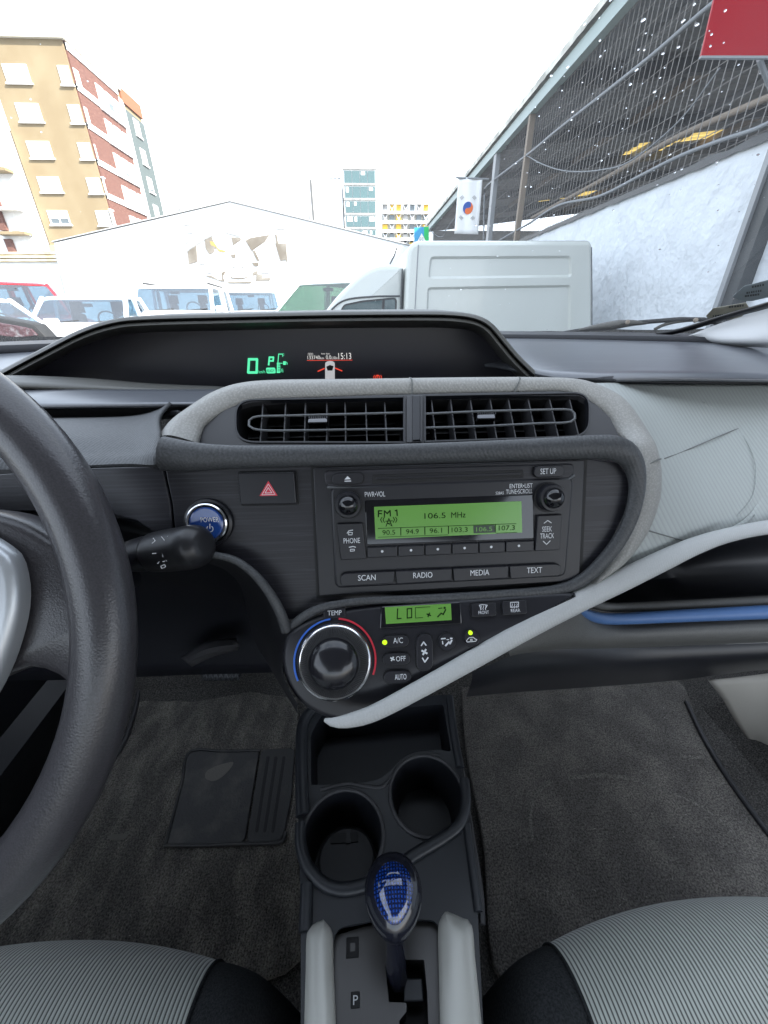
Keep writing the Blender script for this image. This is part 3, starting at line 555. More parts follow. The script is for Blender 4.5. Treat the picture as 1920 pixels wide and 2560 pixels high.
# ---- vents
sur = [(482, 1092), (500, 1068), (525, 1046), (565, 1024), (625, 1006), (720, 998), (900, 989), (1100, 984), (1300, 980), (1400, 978), (1450, 990), (1495, 1016), (1525, 1044), (1550, 1096), (1400, 1104), (1200, 1110), (1000, 1116), (800, 1120), (600, 1124), (545, 1121), (505, 1110)]
so_ = VP.uvs(sur)
lv = fillet(VP.uvs([(588, 1108), (588, 1000), (1012, 992), (1012, 1109)]), [VP.mm(600, 1050, 50), VP.mm(600, 1050, 50), .001, .001], 8)
rv = fillet(VP.uvs([(1060, 1107), (1060, 989), (1474, 981), (1474, 1093)]), [.001, .001, VP.mm(600, 1050, 52), VP.mm(600, 1050, 52)], 8)
plate_holes(VP, so_, [lv, rv], -.006, 0).build('vent_surround', 'surround', dash)
def vent(label, hole, vanes, ringpts, tabx, taby, post):
    t = thing('air_vent', label, 'air vent', VP.P(((hole[0].x+hole[-1].x)/2, hole[0].y), -.02), 'vents in the middle of the dashboard')
    b = B(); n = len(hole); b.grid([[VP.P(p, -.0005) for p in hole], [VP.P(p, -.035) for p in hole]], closed=True); b.f.append(tuple(n+i for i in range(n))); b.build('duct', 'vent_black', t)
    b = B(); i1 = inset(hole, .0014); b.grid([[VP.P(p, -.003) for p in hole], [VP.P(p, .0012) for p in hole], [VP.P(p, .0012) for p in i1], [VP.P(p, -.004) for p in i1]], closed=True); b.build('rim', 'black_smooth', t)
    for x, y0, y1 in vanes:
        b = B(); c = VP.uv(x, y0); d = VP.uv(x, y1); wd = .0005
        q = [Vector((c.x-wd, d.y)), Vector((c.x+wd, d.y)), Vector((c.x+wd, c.y)), Vector((c.x-wd, c.y))]
        b.prism(VP, q, -.022, -.0035); b.build('vane', 'vent_vane', t)
    u0 = min(p.x for p in hole)+.004; u1 = max(p.x for p in hole)-.004; v0 = min(p.y for p in hole); v1 = max(p.y for p in hole)
    for k in range(3):
        vv = v0+(v1-v0)*(k+1)/4; e = .004 if k != 1 else 0
        b = B(); b.prism(VP, [Vector((u0+e, vv-.0005)), Vector((u1-e, vv-.0005)), Vector((u1-e, vv+.0005)), Vector((u0+e, vv+.0005))], -.034, -.024); b.build('blade', 'vent_black', t)
    b = B(); pth = cat(ringpts, 60); b.tube([VP.P(VP.uv(p[0], p[1]), -.0005) for p in pth], .0011, 8, up=tuple(VP.n)); b.build('ring', 'vent_ring', t, smooth=80)
    f2 = VP.off(.0002); q = fillet(VP.box(tabx-24, taby-5, tabx+24, taby+6), .0018, 4)
    b = B(); b.prism(VP, q, -.006, .003, .001); tb = b.build('tab', 'vent_tab', t)
    b = B()
    for k in range(9):
        x = tabx-22+k*5.4; b.prism(VP, VP.box(x, taby-11, x+2.6, taby-6), -.004, .0026)
    b.build('tab_grip', 'black_smooth', tb)
    return t
vent('long air vent with a round left end, nearer the steering wheel', lv, [(x, 1000, 1104) for x in (655, 712, 762, 816, 862, 914, 962)], [(1010, 1072), (900, 1073), (700, 1076), (645, 1074), (624, 1066), (621, 1055), (628, 1045), (650, 1040), (700, 1039), (900, 1034), (1010, 1031)], 795, 1056, 0)
vent('long air vent with a round right end, beside the grey passenger panel', rv, [(x, 990, 1098) for x in (1080, 1128, 1178, 1228, 1274, 1324, 1378, 1428)], [(1062, 1069), (1200, 1065), (1350, 1058), (1415, 1056), (1434, 1050), (1439, 1040), (1433, 1028), (1415, 1023), (1350, 1024), (1200, 1028), (1062, 1034)], 1214, 1046, 0)
b = B(); b.prism(VP, fillet(VP.uvs([(1016, 1112), (1016, 994), (1056, 992), (1056, 1110)]), .0012, 3), -.004, .003, .0008); b.build('vent_post', 'surround', dash)
b = B(); b.prism(VP, VP.uvs([(1030, 1108), (1030, 996), (1050, 995), (1050, 1107)]), .002, .0042, .0008); b.build('post_cap', 'black_smooth', dash)
# ---- instrument display
ins = thing('instrument_display', 'dark instrument display with green speed figure and white odometer line', 'display', D(-.1, .56, ZC-.09))
face = [p for p in hood_ring(40, .570)]
b = B(); nF = len(face); bot = [at(1316, 942, .570), at(1200, 985, .570), at(500, 990, .570), at(380, 985, .570), at(-200, 985, .570)]
poly = face + bot
b.add(poly, [tuple(range(len(poly)))]); b.build('lens', 'smoke', ins, smooth=0, solid=.003)
DG = DP.off(-.0005); DG = Fr(at(800, 900, .5615), (0, -1, 0))
def dig(name, m, fn): b = B(); fn(b); return b.build(name, m, ins, smooth=0)
dig('speed_digit', 'glow_green', lambda b: line2(b, DG, [(623, 898), (643, 898), (642, 931), (621, 931)], 6, .001, True))
dig('speed_unit', 'glow_green', lambda b: letters(b, DG, 'km/h', 647, 925, 663, 933, .001))
dig('gear_letter', 'glow_green', lambda b: line2(b, DG, [(672, 912), (674, 893), (684, 893), (683, 902), (673, 902)], 4, .001))
dig('ready_lamp', 'glow_green', lambda b: b.add([DG.P(p, .001) for p in fillet(DG.box(665, 919, 690, 933), .002, 3)], [tuple(range(16))] if False else [tuple(range(len(fillet(DG.box(665, 919, 690, 933), .002, 3))))]))
dig('ready_word', 'lcd_dark', lambda b: letters(b, DG, 'READY', 668, 923, 687, 930, .0016))
def gauge(b):
    line2(b, DG, [(706, 885), (697, 885), (693, 931), (700, 931)], 2.2, .001)
    for k in range(6): line2(b, DG, [(694-k*.2, 929-k*4.2), (701-k*.2, 929-k*4.2)], 2.6, .001)
    letters(b, DG, 'F', 706, 884, 711, 892, .001); letters(b, DG, 'E', 704, 922, 709, 930, .001)
    fill2(b, DG, [(708, 903), (715, 903), (715, 912), (708, 912)], .001); line2(b, DG, [(716, 905), (718, 907), (718, 911)], 1.6, .001); line2(b, DG, [(701, 908), (706, 908)], 1.6, .001)
dig('fuel_gauge', 'glow_green', gauge)
def odo(b):
    letters(b, DG, 'ODO', 770, 882, 783, 888, .001); letters(b, DG, '133740', 769, 889, 800, 898, .001); letters(b, DG, 'km', 801, 892, 810, 898, .001)
    letters(b, DG, 'Aver Spec', 803, 882, 825, 887, .001); letters(b, DG, '0.0', 815, 888, 828, 898, .001); letters(b, DG, 'L/100km', 829, 891, 844, 898, .001); letters(b, DG, '15:13', 846, 882, 878, 898, .001)
dig('odometer_line', 'glow_white', odo)
dig('underline', 'glow_red', lambda b: line2(b, DG, [(768, 901), (881, 900)], 1.2, .001))
def carico(b): b.add([DG.P(p, .001) for p in fillet(DG.uvs([(813, 965), (813, 906), (822, 902), (830, 902), (837, 906), (837, 965)]), .002, 3)], [tuple(range(24))])
dig('car_symbol', 'glow_grey', carico)
dig('car_symbol_window', 'vent_black', lambda b: fill2(b, DG, [(816, 916), (825, 912), (834, 915), (831, 926), (819, 926)], .0016))
dig('door_line', 'glow_red', lambda b: line2(b, DG, [(795, 928), (811, 921)], 2.6, .001)); dig('door_line', 'glow_red', lambda b: line2(b, DG, [(838, 920), (855, 927)], 2.6, .001))
def brk(b):
    c = DG.uv(944, 943); r = DG.mm(944, 943, 6)
    P = circ(c, r, 16); Q = circ(c, r*.65, 16); b.grid([[DG.P(p, .001) for p in P], [DG.P(p, .001) for p in Q]], closed=True)
    line2(b, DG, [(944, 939), (944, 944)], 2, .001); line2(b, DG, [(936, 938), (934, 943), (936, 948)], 1.6, .001); line2(b, DG, [(952, 938), (954, 943), (952, 948)], 1.6, .001)
dig('brake_lamp', 'glow_red', brk)
# ---- hazard button
hz = thing('hazard_button', 'wide black switch with a red triangle, left of the radio', 'button', RP.P(RP.uv(672, 1258)))
q = fillet(RP.uvs([(606, 1261), (599, 1182), (738, 1180), (744, 1258)]), .0012, 3)
b = B(); b.prism(RP, inset(q, -.0012), -.001, .0008, .0004); b.build('button_gap', 'vent_black', hz)
b = B(); b.prism(RP, q, 0, .0045, .0008); b.build('button_face', 'button', hz)
H = RP.off(.0046)
b = B(); fill2(b, H, [(671, 1202), (694, 1239), (649, 1240)], .0002); b.build('triangle', 'red_print', hz, smooth=0)
b = B(); line2(b, H, [(671, 1210), (688, 1236), (655, 1237)], 1.4, .0004, True); line2(b, H, [(671, 1219), (680, 1232), (663, 1232.5)], 1.6, .0004, True); b.build('triangle_outline', 'white_print', hz, smooth=0)
# ---- power button
pw = thing('power_button', 'round blue power button in a chrome ring behind the wiper stalk', 'button', RP.P(RP.uv(524, 1355)))
c = RP.uv(524, 1306); r = RP.mm(524, 1306, 1)
b = B(); b.lathe(RP, c, [(62*r, .0002), (60*r, .003), (54*r, .004), (51*r, .0025)], 48); b.build('housing', 'black_smooth', pw)
b = B(); b.lathe(RP, c, [(52*r, .002), (51*r, .0065), (48*r, .0072), (44*r, .0065), (43*r, .003)], 48); b.build('chrome_ring', 'chrome', pw)
b = B(); b.lathe(RP, c, [(43*r, .003), (42*r, .0062), (38*r, .0068), (20*r, .0066), (4*r, .0065)], 48); b.build('button_face', 'blue_button', pw)
H = RP.off(.0069)
b = B(); letters(b, H, 'POWER', 502, 1293, 547, 1305, .0002)
cc = H.uv(525, 1322); rr = H.mm(525, 1322, 9)
arc = circ(cc, rr, 20, a0=radians(125), a1=radians(415), closed=False); arc2 = circ(cc, rr*.75, 20, a0=radians(125), a1=radians(415), closed=False)
b.grid([[H.P(p, .0002) for p in arc], [H.P(p, .0002) for p in arc2]]); line2(b, H, [(525, 1310), (525, 1321)], 2.5, .0002); b.build('lettering', 'white_print', pw, smooth=0)
# ---- radio
rd = thing('car_radio', 'black car radio with a green display, round knobs and rows of buttons', 'car radio', RP.P(RP.uv(1120, 1490)))
out = fillet(RF.uvs([(797, 1490), (783, 1171), (1462, 1150), (1449, 1452)]), .001, 2)
b = B(); b.prism(RP, inset(RP.uvs([(797, 1490), (783, 1171), (1462, 1150), (1449, 1452)]), -.0018), -.002, .0004); b.build('joint', 'vent_black', rd)
b = B(); b.prism(RP, out, 0, .004, .0007); fp = b.build('faceplate', 'radio_face', rd)
R2 = RP.off(.0042)
# raised middle field and the upper pocket
mf = fillet(R2.uvs([(838, 1470), (826, 1216), (1432, 1192), (1412, 1440)]), .006, 4)
b = B(); b.prism(R2, mf, -.001, .0022, .0018); b.build('middle_field', 'radio_face', rd)
pk = fillet(R2.uvs([(815, 1219), (808, 1176), (1436, 1158), (1430, 1196)]), .005, 4)
b = B(); b.prism(R2, pk, -.001, .0012, .001); b.build('upper_field', 'brushed', rd)
lipq = [(818, 1218), (900, 1219), (1000, 1216), (1300, 1204), (1420, 1198), (1434, 1188)]
b = B(); b.tube([R2.P(R2.uv(*p), .001) for p in cat(lipq, 30)], .0012, 8); b.build('upper_lip', 'vent_ring', rd, smooth=80)
R3 = RP.off(.0054)
def btn(name, pts, txt=None, h=.003, rr_=.0012, fr=None, m='button', parent=None):
    fr = fr or R4
    rl = rr_ if isinstance(rr_, (list, tuple)) else [rr_]*4; rl = [max(.0008, v) for v in rl]
    q = fillet(fr.uvs(pts), rl, 4)
    b = B(); b.prism(fr, inset(q, -.0006), -.0006, .0004); g = b.build('gap', 'vent_black', parent or rd)
    b = B(); b.prism(fr, q, 0, h, min(.0006, h*.4)); o = b.build(name, m, parent or rd); g.parent = o; g.location = (0, 0, 0)
    return o
def lab(o, fr, items, m='white_print'):
    b = B()
    for it in items:
        if isinstance(it[0], str): letters(b, fr, *it, h=.0002)
        else: line2(b, fr, it[0], it[1], .0002)
    return b.build('lettering', m, o, smooth=0)
R4 = RP.off(.0064)          # top of the middle field
e = btn('eject_button', [(831, 1212), (831, 1184), (909, 1181), (909, 1209)], fr=R3, rr_=.0045)
T3 = R3.off(.0031)
b = B(); fill2(b, T3, [(861, 1199), (869, 1190), (877, 1198)], .0002); line2(b, T3, [(862, 1203), (877, 1202.5)], 2.5, .0002); b.build('eject_mark', 'white_print', e, smooth=0)
s_ = btn('setup_button', [(1331, 1194), (1331, 1166), (1407, 1163), (1407, 1191)], fr=R3, rr_=.0045)
lab(s_, T3, [('SET UP', 1351, 1171, 1390, 1185)])
sl = fillet(R3.uvs([(931, 1209), (930, 1187), (1308, 1174), (1309, 1194)]), .001, 2)
b = B(); b.prism(R3, sl, -.001, .0006, .0004); b.build('disc_slot', 'vent_black', rd)
b = B(); b.prism(R3, fillet(R3.uvs([(940, 1199), (940, 1193), (1300, 1181), (1300, 1187)]), .0005, 2), 0, .0014, .0004); b.build('slot_shutter', 'button', rd)
def knob(name, px, py, rp_):
    c = R4.uv(px, py); r = R4.mm(px, py, rp_)
    b = B(); b.lathe(R4, c, [(r*1.12, -.001), (r*1.12, .0008), (r*1.02, .001)], 40); k = b.build(name, 'vent_black', rd)
    b = B(); b.lathe(R4, c, [(r, 0), (r*.99, .007), (r*.93, .0085), (r*.74, .0087)], 40); b.build('grip', 'button', k)
    b = B(); b.lathe(R4, c, [(r*.76, .0085), (r*.72, .0105), (r*.6, .0125), (r*.4, .014), (r*.18, .0148), (r*.02, .015)], 40); b.build('cap', 'black_gloss', k, smooth=60)
    return k
knob('volume_knob', 871, 1260, 33); knob('tuning_knob', 1371, 1243, 33)
lab(rd, R4, [('PWR•VOL', 912, 1229, 963, 1242)])
lab(rd, R4, [('ENTER•LIST', 1274, 1209, 1331, 1220), ('TUNE•SCROLL', 1265, 1223, 1331, 1234), ('528A5', 1239, 1229, 1259, 1236)])
bz = fillet(R4.uvs([(917, 1362), (912, 1251), (1332, 1236), (1334, 1346)]), .0012, 3)
b = B(); b.prism(R4, bz, -.0005, .0008, .0005); ds = b.build('display', 'black_gloss', rd)
LB = R4.off(.0009)
b = B(); b.prism(LB, LB.uvs([(939, 1348), (935, 1267), (1303, 1253), (1305, 1331)]), 0, .0004); b.build('screen', 'lcd', ds)
LC = LB.off(.0005)
def scr(b):
    line2(b, LC, [(946, 1292), (946, 1277), (955, 1277)], 3, .0002); line2(b, LC, [(947, 1284), (954, 1284)], 3, .0002)
    line2(b, LC, [(961, 1291), (961, 1277), (968, 1284), (975, 1276), (976, 1290)], 3, .0002); line2(b, LC, [(988, 1277), (992, 1275), (993, 1289)], 3, .0002)
    line2(b, LC, [(965, 1316), (972, 1296), (980, 1315)], 2, .0002); line2(b, LC, [(968, 1308), (977, 1308)], 2, .0002); line2(b, LC, [(964, 1303), (981, 1302)], 2, .0002); line2(b, LC, [(968, 1308), (980, 1315)], 1.5, .0002)
    for k, s2 in ((0, -1), (1, -1), (0, 1), (1, 1)):
        xx = 972+s2*(12+k*6); line2(b, LC, [(xx-s2*1, 1293), (xx+s2*2.5, 1299), (xx-s2*1, 1306)], 2, .0002)
    letters(b, LC, '106.5', 1061, 1282, 1114, 1296, .0002); letters(b, LC, 'MHz', 1128, 1280, 1164, 1294, .0002)
    line2(b, LC, [(945, 1321), (1290, 1309)], 1.4, .0002)
    for x, y in ((1002, 1328), (1062, 1326), (1121, 1324), (1238, 1321)): line2(b, LC, [(x, y-9), (x, y+10)], 2.2, .0002)
    for i, (s2, x0, x1) in enumerate([('90.5', 956, 988), ('94.9', 1015, 1047), ('96.1', 1074, 1105), ('103.3', 1129, 1169), ('107.3', 1247, 1287)]):
        xm = (x0+x1)/2; y = 1331-(xm-972)*.039; letters(b, LC, s2, x0, y-6, x1, y+6, .0002)
    line2(b, LC, [(945, 1343), (1120, 1337)], 1.2, .0002); line2(b, LC, [(1240, 1333), (1292, 1331)], 1.2, .0002)
b = B(); scr(b); b.build('screen_writing', 'lcd_dark', ds, smooth=0)
b = B(); fill2(b, LC, [(1183, 1314), (1236, 1312), (1237, 1331), (1184, 1333)], .0002); b.build('selected_station', 'lcd_box', ds, smooth=0)
b = B(); letters(b, LC, '106.5', 1190, 1317, 1230, 1328, .0004); b.build('selected_station_number', 'lcd', ds, smooth=0)
T4 = R4.off(.0031)
o = btn('phone_button', [(853, 1398), (843, 1308), (906, 1306), (916, 1395)])
lab(o, T4, [('PHONE', 859, 1345, 900, 1358), ([(868, 1333), (872, 1327), (882, 1325)], 2), ([(871, 1337), (880, 1337), (881, 1331), (872, 1331), (871, 1337)], 1.6), ([(873, 1368), (883, 1366), (889, 1368)], 2.2), ([(876, 1373), (886, 1373), (886, 1377), (876, 1378), (876, 1373)], 1.6)])
o = btn('seek_button', [(1334, 1376), (1340, 1288), (1401, 1285), (1395, 1373)])
lab(o, T4, [('SEEK', 1355, 1316, 1380, 1329), ('TRACK', 1350, 1333, 1385, 1346), ([(1360, 1308), (1369, 1301), (1378, 1307)], 2), ([(1358, 1353), (1366, 1361), (1375, 1352)], 2)])
xs = [917, 994, 1061, 1128, 1195, 1261, 1333]
for k in range(6):
    a, c = xs[k]+1.5, xs[k+1]-1.5; ya = 1367-(a-917)*.041; yc = 1367-(c-917)*.041
    o = btn('preset_button', [(a, ya+26), (a, ya), (c, yc), (c, yc+26)], rr_=.0003, h=.0025)
    b = B(); tt = R4.off(.0026); b.add([tt.P(p, .0002) for p in circ(tt.uv((a+c)/2, (ya+yc)/2+13), tt.mm(a, ya, 3.2), 12)], [tuple(range(12))]); b.build('dot', 'white_print', o, smooth=0)
xs = [849, 987, 1129, 1269, 1400]
for k, (nm, t0, t1) in enumerate([('SCAN', 895, 939), ('RADIO', 1033, 1081), ('MEDIA', 1176, 1223), ('TEXT', 1317, 1355)]):
    a, c = xs[k]+1, xs[k+1]-1; ya = 1431-(a-849)*.045; yc = 1431-(c-849)*.045
    r_ = [.0002]*4
    if k == 0: r_ = [.003, .0065, .0002, .0002]
    if k == 3: r_ = [.0002, .0002, .0065, .003]
    o = btn(nm.lower()+'_button', [(a+3, ya+32), (a, ya), (c, yc), (c-2, yc+30)], rr_=r_, h=.0035)
    ym = (ya+yc)/2+16; lab(o, R4.off(.0036), [(nm, t0, ym-7, t1, ym+7)])
# ---- heater panel
ac = thing('climate_panel', 'black climate control panel with a round temperature dial, above the grey rail', 'climate control', AP.P(AP.uv(900, 1780)))
ao = [(716, 1586), (740, 1566), (790, 1540), (850, 1524), (930, 1512), (1080, 1500), (1250, 1488), (1420, 1478), (1440, 1500), (1300, 1578), (1160, 1656), (1020, 1734), (930, 1786), (860, 1804), (800, 1790), (752, 1760), (722, 1720), (705, 1670), (704, 1620)]
b = B(); b.prism(AP, [Vector(p) for p in cat([tuple(q) for q in AP.uvs(ao)] + [tuple(AP.uv(*ao[0]))], 90)][:-1], -.012, 0, .004); b.build('panel', 'radio_face', ac, smooth=50)
A1 = AP.off(.0002)
c = AP.uv(838, 1651); r = AP.mm(838, 1651, 1)
dl = B(); dl.lathe(AP, c, [(94*r, -.0005), (94*r, .001), (90*r, .0012)], 64); dl = dl.build('temperature_dial', 'vent_black', ac)
b = B(); b.lathe(AP, c, [(91*r, .0005), (91*r, .0055), (89*r, .0072), (85*r, .0078), (81*r, .0072), (80.5*r, .005)], 64); b.build('chrome_ring', 'chrome', dl, smooth=50)
b = B(); n = 110; rows = []
for rad, h, amp in ((82, .0055, 0), (80, .0075, .0004), (66, .0125, .0005), (61, .0132, 0), (59, .0128, 0)):
    rows.append([AP.P((c.x+rad*r*cos(2*pi*k/(2*n)), c.y+rad*r*sin(2*pi*k/(2*n))), h+(amp if k % 2 else -amp)) for k in range(2*n)])
b.grid(rows, closed=True); b.build('knurled_ring', 'knurl', dl, smooth=20)
b = B(); b.lathe(AP, c, [(59.5*r, .0125), (58*r, .0140), (53*r, .0156), (45*r, .0174), (34*r, .0190), (20*r, .0201), (8*r, .0206), (1*r, .0207)], 48); b.build('cap', 'cap_gloss', dl, smooth=60)
def arcstrip(name, m, a0, a1):
    b = B(); rows = [[A1.P((c.x+rad*r*cos(radians(a0+(a1-a0)*k/40)), c.y+rad*r*sin(radians(a0+(a1-a0)*k/40))), .0006) for k in range(41)] for rad in (99, 103.5)]
    b.grid(rows); b.build(name, m, ac, smooth=0, solid=.0005)
arcstrip('blue_arc', 'blue_print', 96, 205); arcstrip('red_arc', 'red_print', 84, -22)
o = btn('temperature_mark', [(812, 1547), (809, 1522), (861, 1517), (864, 1542)], fr=AP, h=.0008, rr_=.0005, m='button', parent=ac)
lab(o, AP.off(.0009), [('TEMP', 819, 1526, 854, 1538)])
q = fillet(AP.uvs([(949, 1572), (952, 1516), (1151, 1504), (1154, 1560)]), .0012, 3)
b = B(); b.prism(AP, q, -.001, .0012, .0008); sc_ = b.build('display', 'black_gloss', ac)
A2 = AP.off(.0014)
b = B(); b.prism(A2, A2.uvs([(965, 1560), (962, 1518), (1127, 1509), (1129, 1550)]), -.0004, .0003); b.build('screen', 'lcd', sc_)
A3 = A2.off(.0004)
b = B(); line2(b, A3, [(994, 1522), (993, 1547), (1003, 1546)], 2.6, .0002); line2(b, A3, [(1018, 1522), (1029, 1521), (1029, 1544), (1018, 1545)], 2.6, .0002, True)
line2(b, A3, [(1075, 1517), (1038, 1519), (1039, 1545), (1057, 1544)], 1.4, .0002)
for k in range(4):
    a = k*pi/2+.4; line2(b, A3, [(1072, 1537), (1072+5*cos(a), 1537+5*sin(a))], 3, .0002)
line2(b, A3, [(1094, 1542), (1103, 1533), (1108, 1536), (1114, 1524)], 3, .0002); line2(b, A3, [(1096, 1521), (1105, 1520)], 2, .0002); fill2(b, A3, [(1109, 1517), (1114, 1517), (1114, 1522), (1109, 1522)], .0002)
b.build('screen_writing', 'lcd_dark', sc_, smooth=0)
def icon_rows(x, y, n=3): return [([(x+k*6-6, y+7), (x+k*6-7, y+3), (x+k*6-5, y-1), (x+k*6-6, y-4)], 1.4) for k in range(n)]
T = AP.off(.0031)
o = btn('front_defrost_button', [(1178, 1542), (1176, 1509), (1236, 1505), (1238, 1538)], fr=AP, parent=ac)
lab(o, T, [('FRONT', 1196, 1527, 1222, 1535), ([(1198, 1513), (1207, 1511), (1218, 1513), (1213, 1522)], 1.6), ([(1198, 1513), (1203, 1523)], 1.6)] + icon_rows(1208, 1518))
o = btn('rear_defrost_button', [(1254, 1537), (1252, 1503), (1312, 1499), (1314, 1533)], fr=AP, parent=ac)
lab(o, T, [('REAR', 1277, 1522, 1300, 1530), ([(1276, 1506), (1296, 1505), (1296, 1517), (1276, 1518), (1276, 1506)], 1.6)] + icon_rows(1286, 1513))
def pill(name, x0, y0, x1, y1, rr_): return btn(name, [(x0, y1+1), (x0, y0+1), (x1, y0-1), (x1, y1-1)], fr=AP, rr_=rr_, parent=ac)
o = pill('compressor_button', 956, 1588, 1021, 1617, .0055); lab(o, T, [('A/C', 983, 1594, 1007, 1608)])
b = B(); b.lathe(T, T.uv(962, 1606), [(T.mm(962, 1606, 6.5), -.001), (T.mm(962, 1606, 5.5), .001), (T.mm(962, 1606, 2), .0018)], 16); b.build('indicator', 'led', o)
o = pill('fan_off_button', 957, 1632, 1024, 1661, .0055); lab(o, T, [('OFF', 990, 1640, 1014, 1653)] + [([(981, 1647), (981+5*cos(k*pi/2+.5), 1647+5*sin(k*pi/2+.5))], 3.4) for k in range(4)])
o = pill('auto_button', 959, 1676, 1027, 1707, .0055); lab(o, T, [('AUTO', 987, 1685, 1016, 1699)])
o = pill('fan_speed_button', 1040, 1584, 1081, 1676, .0065)
lab(o, T, [([(1053, 1614), (1059, 1605), (1065, 1613)], 3), ([(1056, 1645), (1062, 1655), (1070, 1644)], 3)] + [([(1061, 1630), (1061+7*cos(k*pi/2+.5), 1630+7*sin(k*pi/2+.5))], 4.5) for k in range(4)])
def rnd_btn(name, px, py, rp_):
    c = AP.uv(px, py); r = AP.mm(px, py, rp_); b = B(); b.lathe(AP, c, [(r*1.06, -.0005), (r*1.06, .0003), (r, .0004)], 36); g = b.build('gap', 'vent_black', ac)
    b = B(); b.lathe(AP, c, [(r*.98, 0), (r*.98, .0022), (r*.9, .003), (r*.2, .003)], 36); o = b.build(name, 'button', ac); g.parent = o; return o
o = rnd_btn('air_flow_button', 1116, 1604, 22)
lab(o, T, [([(1103, 1597), (1113, 1596)], 3), ([(1106, 1603), (1107, 1610)], 2.5), ([(1114, 1614), (1122, 1605), (1125, 1609), (1129, 1601)], 4), ([(1117, 1599), (1122, 1599)], 2), ([(1126, 1596), (1130, 1596)], 3.5)])
o = rnd_btn('recirculation_button', 1177, 1595, 20)
lab(o, T, [([(1166, 1602), (1169, 1598), (1173, 1594), (1183, 1593), (1187, 1597), (1192, 1599), (1189, 1603), (1168, 1605), (1166, 1602)], 1.8), ([(1181, 1598), (1176, 1598), (1176, 1601), (1181, 1601)], 1.6)])
b = B(); b.lathe(T, T.uv(1176, 1582), [(T.mm(962, 1606, 6), -.001), (T.mm(962, 1606, 5), .001), (T.mm(962, 1606, 2), .0016)], 16); b.build('indicator', 'led', o)
# ================================================================== wheel, stalk, console, seats
sw = thing('steering_wheel', 'dark grey leather steering wheel at the left edge with a silver hub trim', 'steering wheel', D(-.35, .177, ZC-.173))
SWN = Vector((0, -cos(radians(30)), sin(radians(30)))); SW = Fr(D(-.350, .177, ZC-.173), SWN); SR = .1905
b = B(); rows = []; n = 96
for i in range(n):
    a = 2*pi*i/n; row_ = []
    for k in range(20):
        t = 2*pi*k/20; rr = SR + .0176*cos(t); grip = 1+.05*sin(a*2)
        row_.append(SW.P((rr*cos(a), rr*sin(a)), .0150*sin(t)*grip))
    rows.append(row_)
rows.append(rows[0]); b.grid(rows, closed=True); b.build('rim', 'wheel', sw, smooth=80)
def spoke(pts_o, h, name='spoke', m='wheel', bev=.006, h0=-.03):
    b = B(); q = [Vector(p) for p in cat([tuple(p) for p in pts_o]+[tuple(pts_o[0])], 60)][:-1]; b.prism(SW, q, h0, h, bev); return b.build(name, m, sw, smooth=60)
spoke([(.05, .085), (.11, .080), (.139, .071), (.154, .061), (.172, .052), (.186, .03), (.188, -.02), (.184, -.055), (.174, -.047), (.165, -.030), (.154, -.022), (.139, -.019), (.11, -.03), (.05, -.05)], -.004)
spoke([(-v[0], v[1]) for v in [(.05, .085), (.11, .080), (.139, .071), (.154, .061), (.172, .052), (.186, .03), (.188, -.02), (.184, -.055), (.174, -.047), (.165, -.030), (.154, -.022), (.139, -.019), (.11, -.03), (.05, -.05)]], -.004)
spoke([(-.08, .08), (0, .09), (.08, .08), (.10, .03), (.09, -.04), (.06, -.08), (0, -.09), (-.06, -.08), (-.09, -.04), (-.10, .03)], .022, 'hub_cover', 'wheel', .015)
spoke([(.085, .085), (.115, .070), (.136, .057), (.144, .047), (.147, .026), (.143, .003), (.133, -.023), (.113, -.055), (.09, -.082), (.09, -.04), (.10, 0), (.098, .04)], .010, 'silver_trim', 'wheel_silver', .005, -.001)
# column shroud behind the wheel
b = B(); ax = (D(-.34, .42, ZC-.26), D(-.345, .30, ZC-.215), D(-.35, .215, ZC-.185))
b.tube(cat(ax, 10), [.075, .072, .066, .066, .065, .063, .062, .06, .06, .058], 24, up=(0, 0, 1), flat=.9)
cs = b.build('steering_column', 'black_smooth', smooth=60); tag(cs, 'black steering column shroud behind the wheel', 'steering column')
# ---- wiper stalk
st = thing('wiper_stalk', 'black wiper stalk with white symbols reaching out behind the steering wheel', 'wiper stalk', at(330, 1390, .26))
p0 = at(255, 1402, .262); p1 = at(330, 1390, .252); p2 = at(383, 1381, .246); p3 = at(464, 1370, .238); p4 = at(503, 1363, .234)
def px2m(p, n): return n/955*((p-CAM).dot(CR @ Vector((0, 0, -1))))
b = B(); b.tube([p0, p1], [px2m(p1, 30), px2m(p1, 36)], 24); b.build('inner_ring', 'black_smooth', st)
b = B(); rows_ = [p1.lerp(p2, i/3) for i in range(4)]; b.tube(rows_, [px2m(p2, v) for v in (40, 43, 45, 44)], 40); b.build('ribbed_ring', 'button', st)
d_ = (p2-p1).normalized(); a_ = d_.cross(Vector((0, 0, 1))).normalized(); u_ = a_.cross(d_)
for k in range(8):
    an = radians(95+k*9)+pi*0
    q = p1.lerp(p2, .12)+ (a_*cos(an+pi)+u_*sin(an))*px2m(p2, 39); e_ = p1.lerp(p2, .52)+(a_*cos(an+pi)+u_*sin(an))*px2m(p2, 41.5)
    b = B(); b.tube([q, e_], .0008, 5); b.build('rib', 'black_grain', st)
g = cat([(*q, px2m(p3, v)) for q, v in zip([p2, p2.lerp(p3, .06), p2.lerp(p3, .5), p3, p3.lerp(p4, .4), p3.lerp(p4, .8), p4, p4.lerp(p4+(p4-p3), .2), p4.lerp(p4+(p4-p3), .28)], (45, 51, 54, 55, 55, 52, 46, 35, 21))], 36)
b = B(); b.tube([Vector(q[:3]) for q in g], [q[3] for q in g], 36); b.build('grip', 'stalk', st, smooth=70)
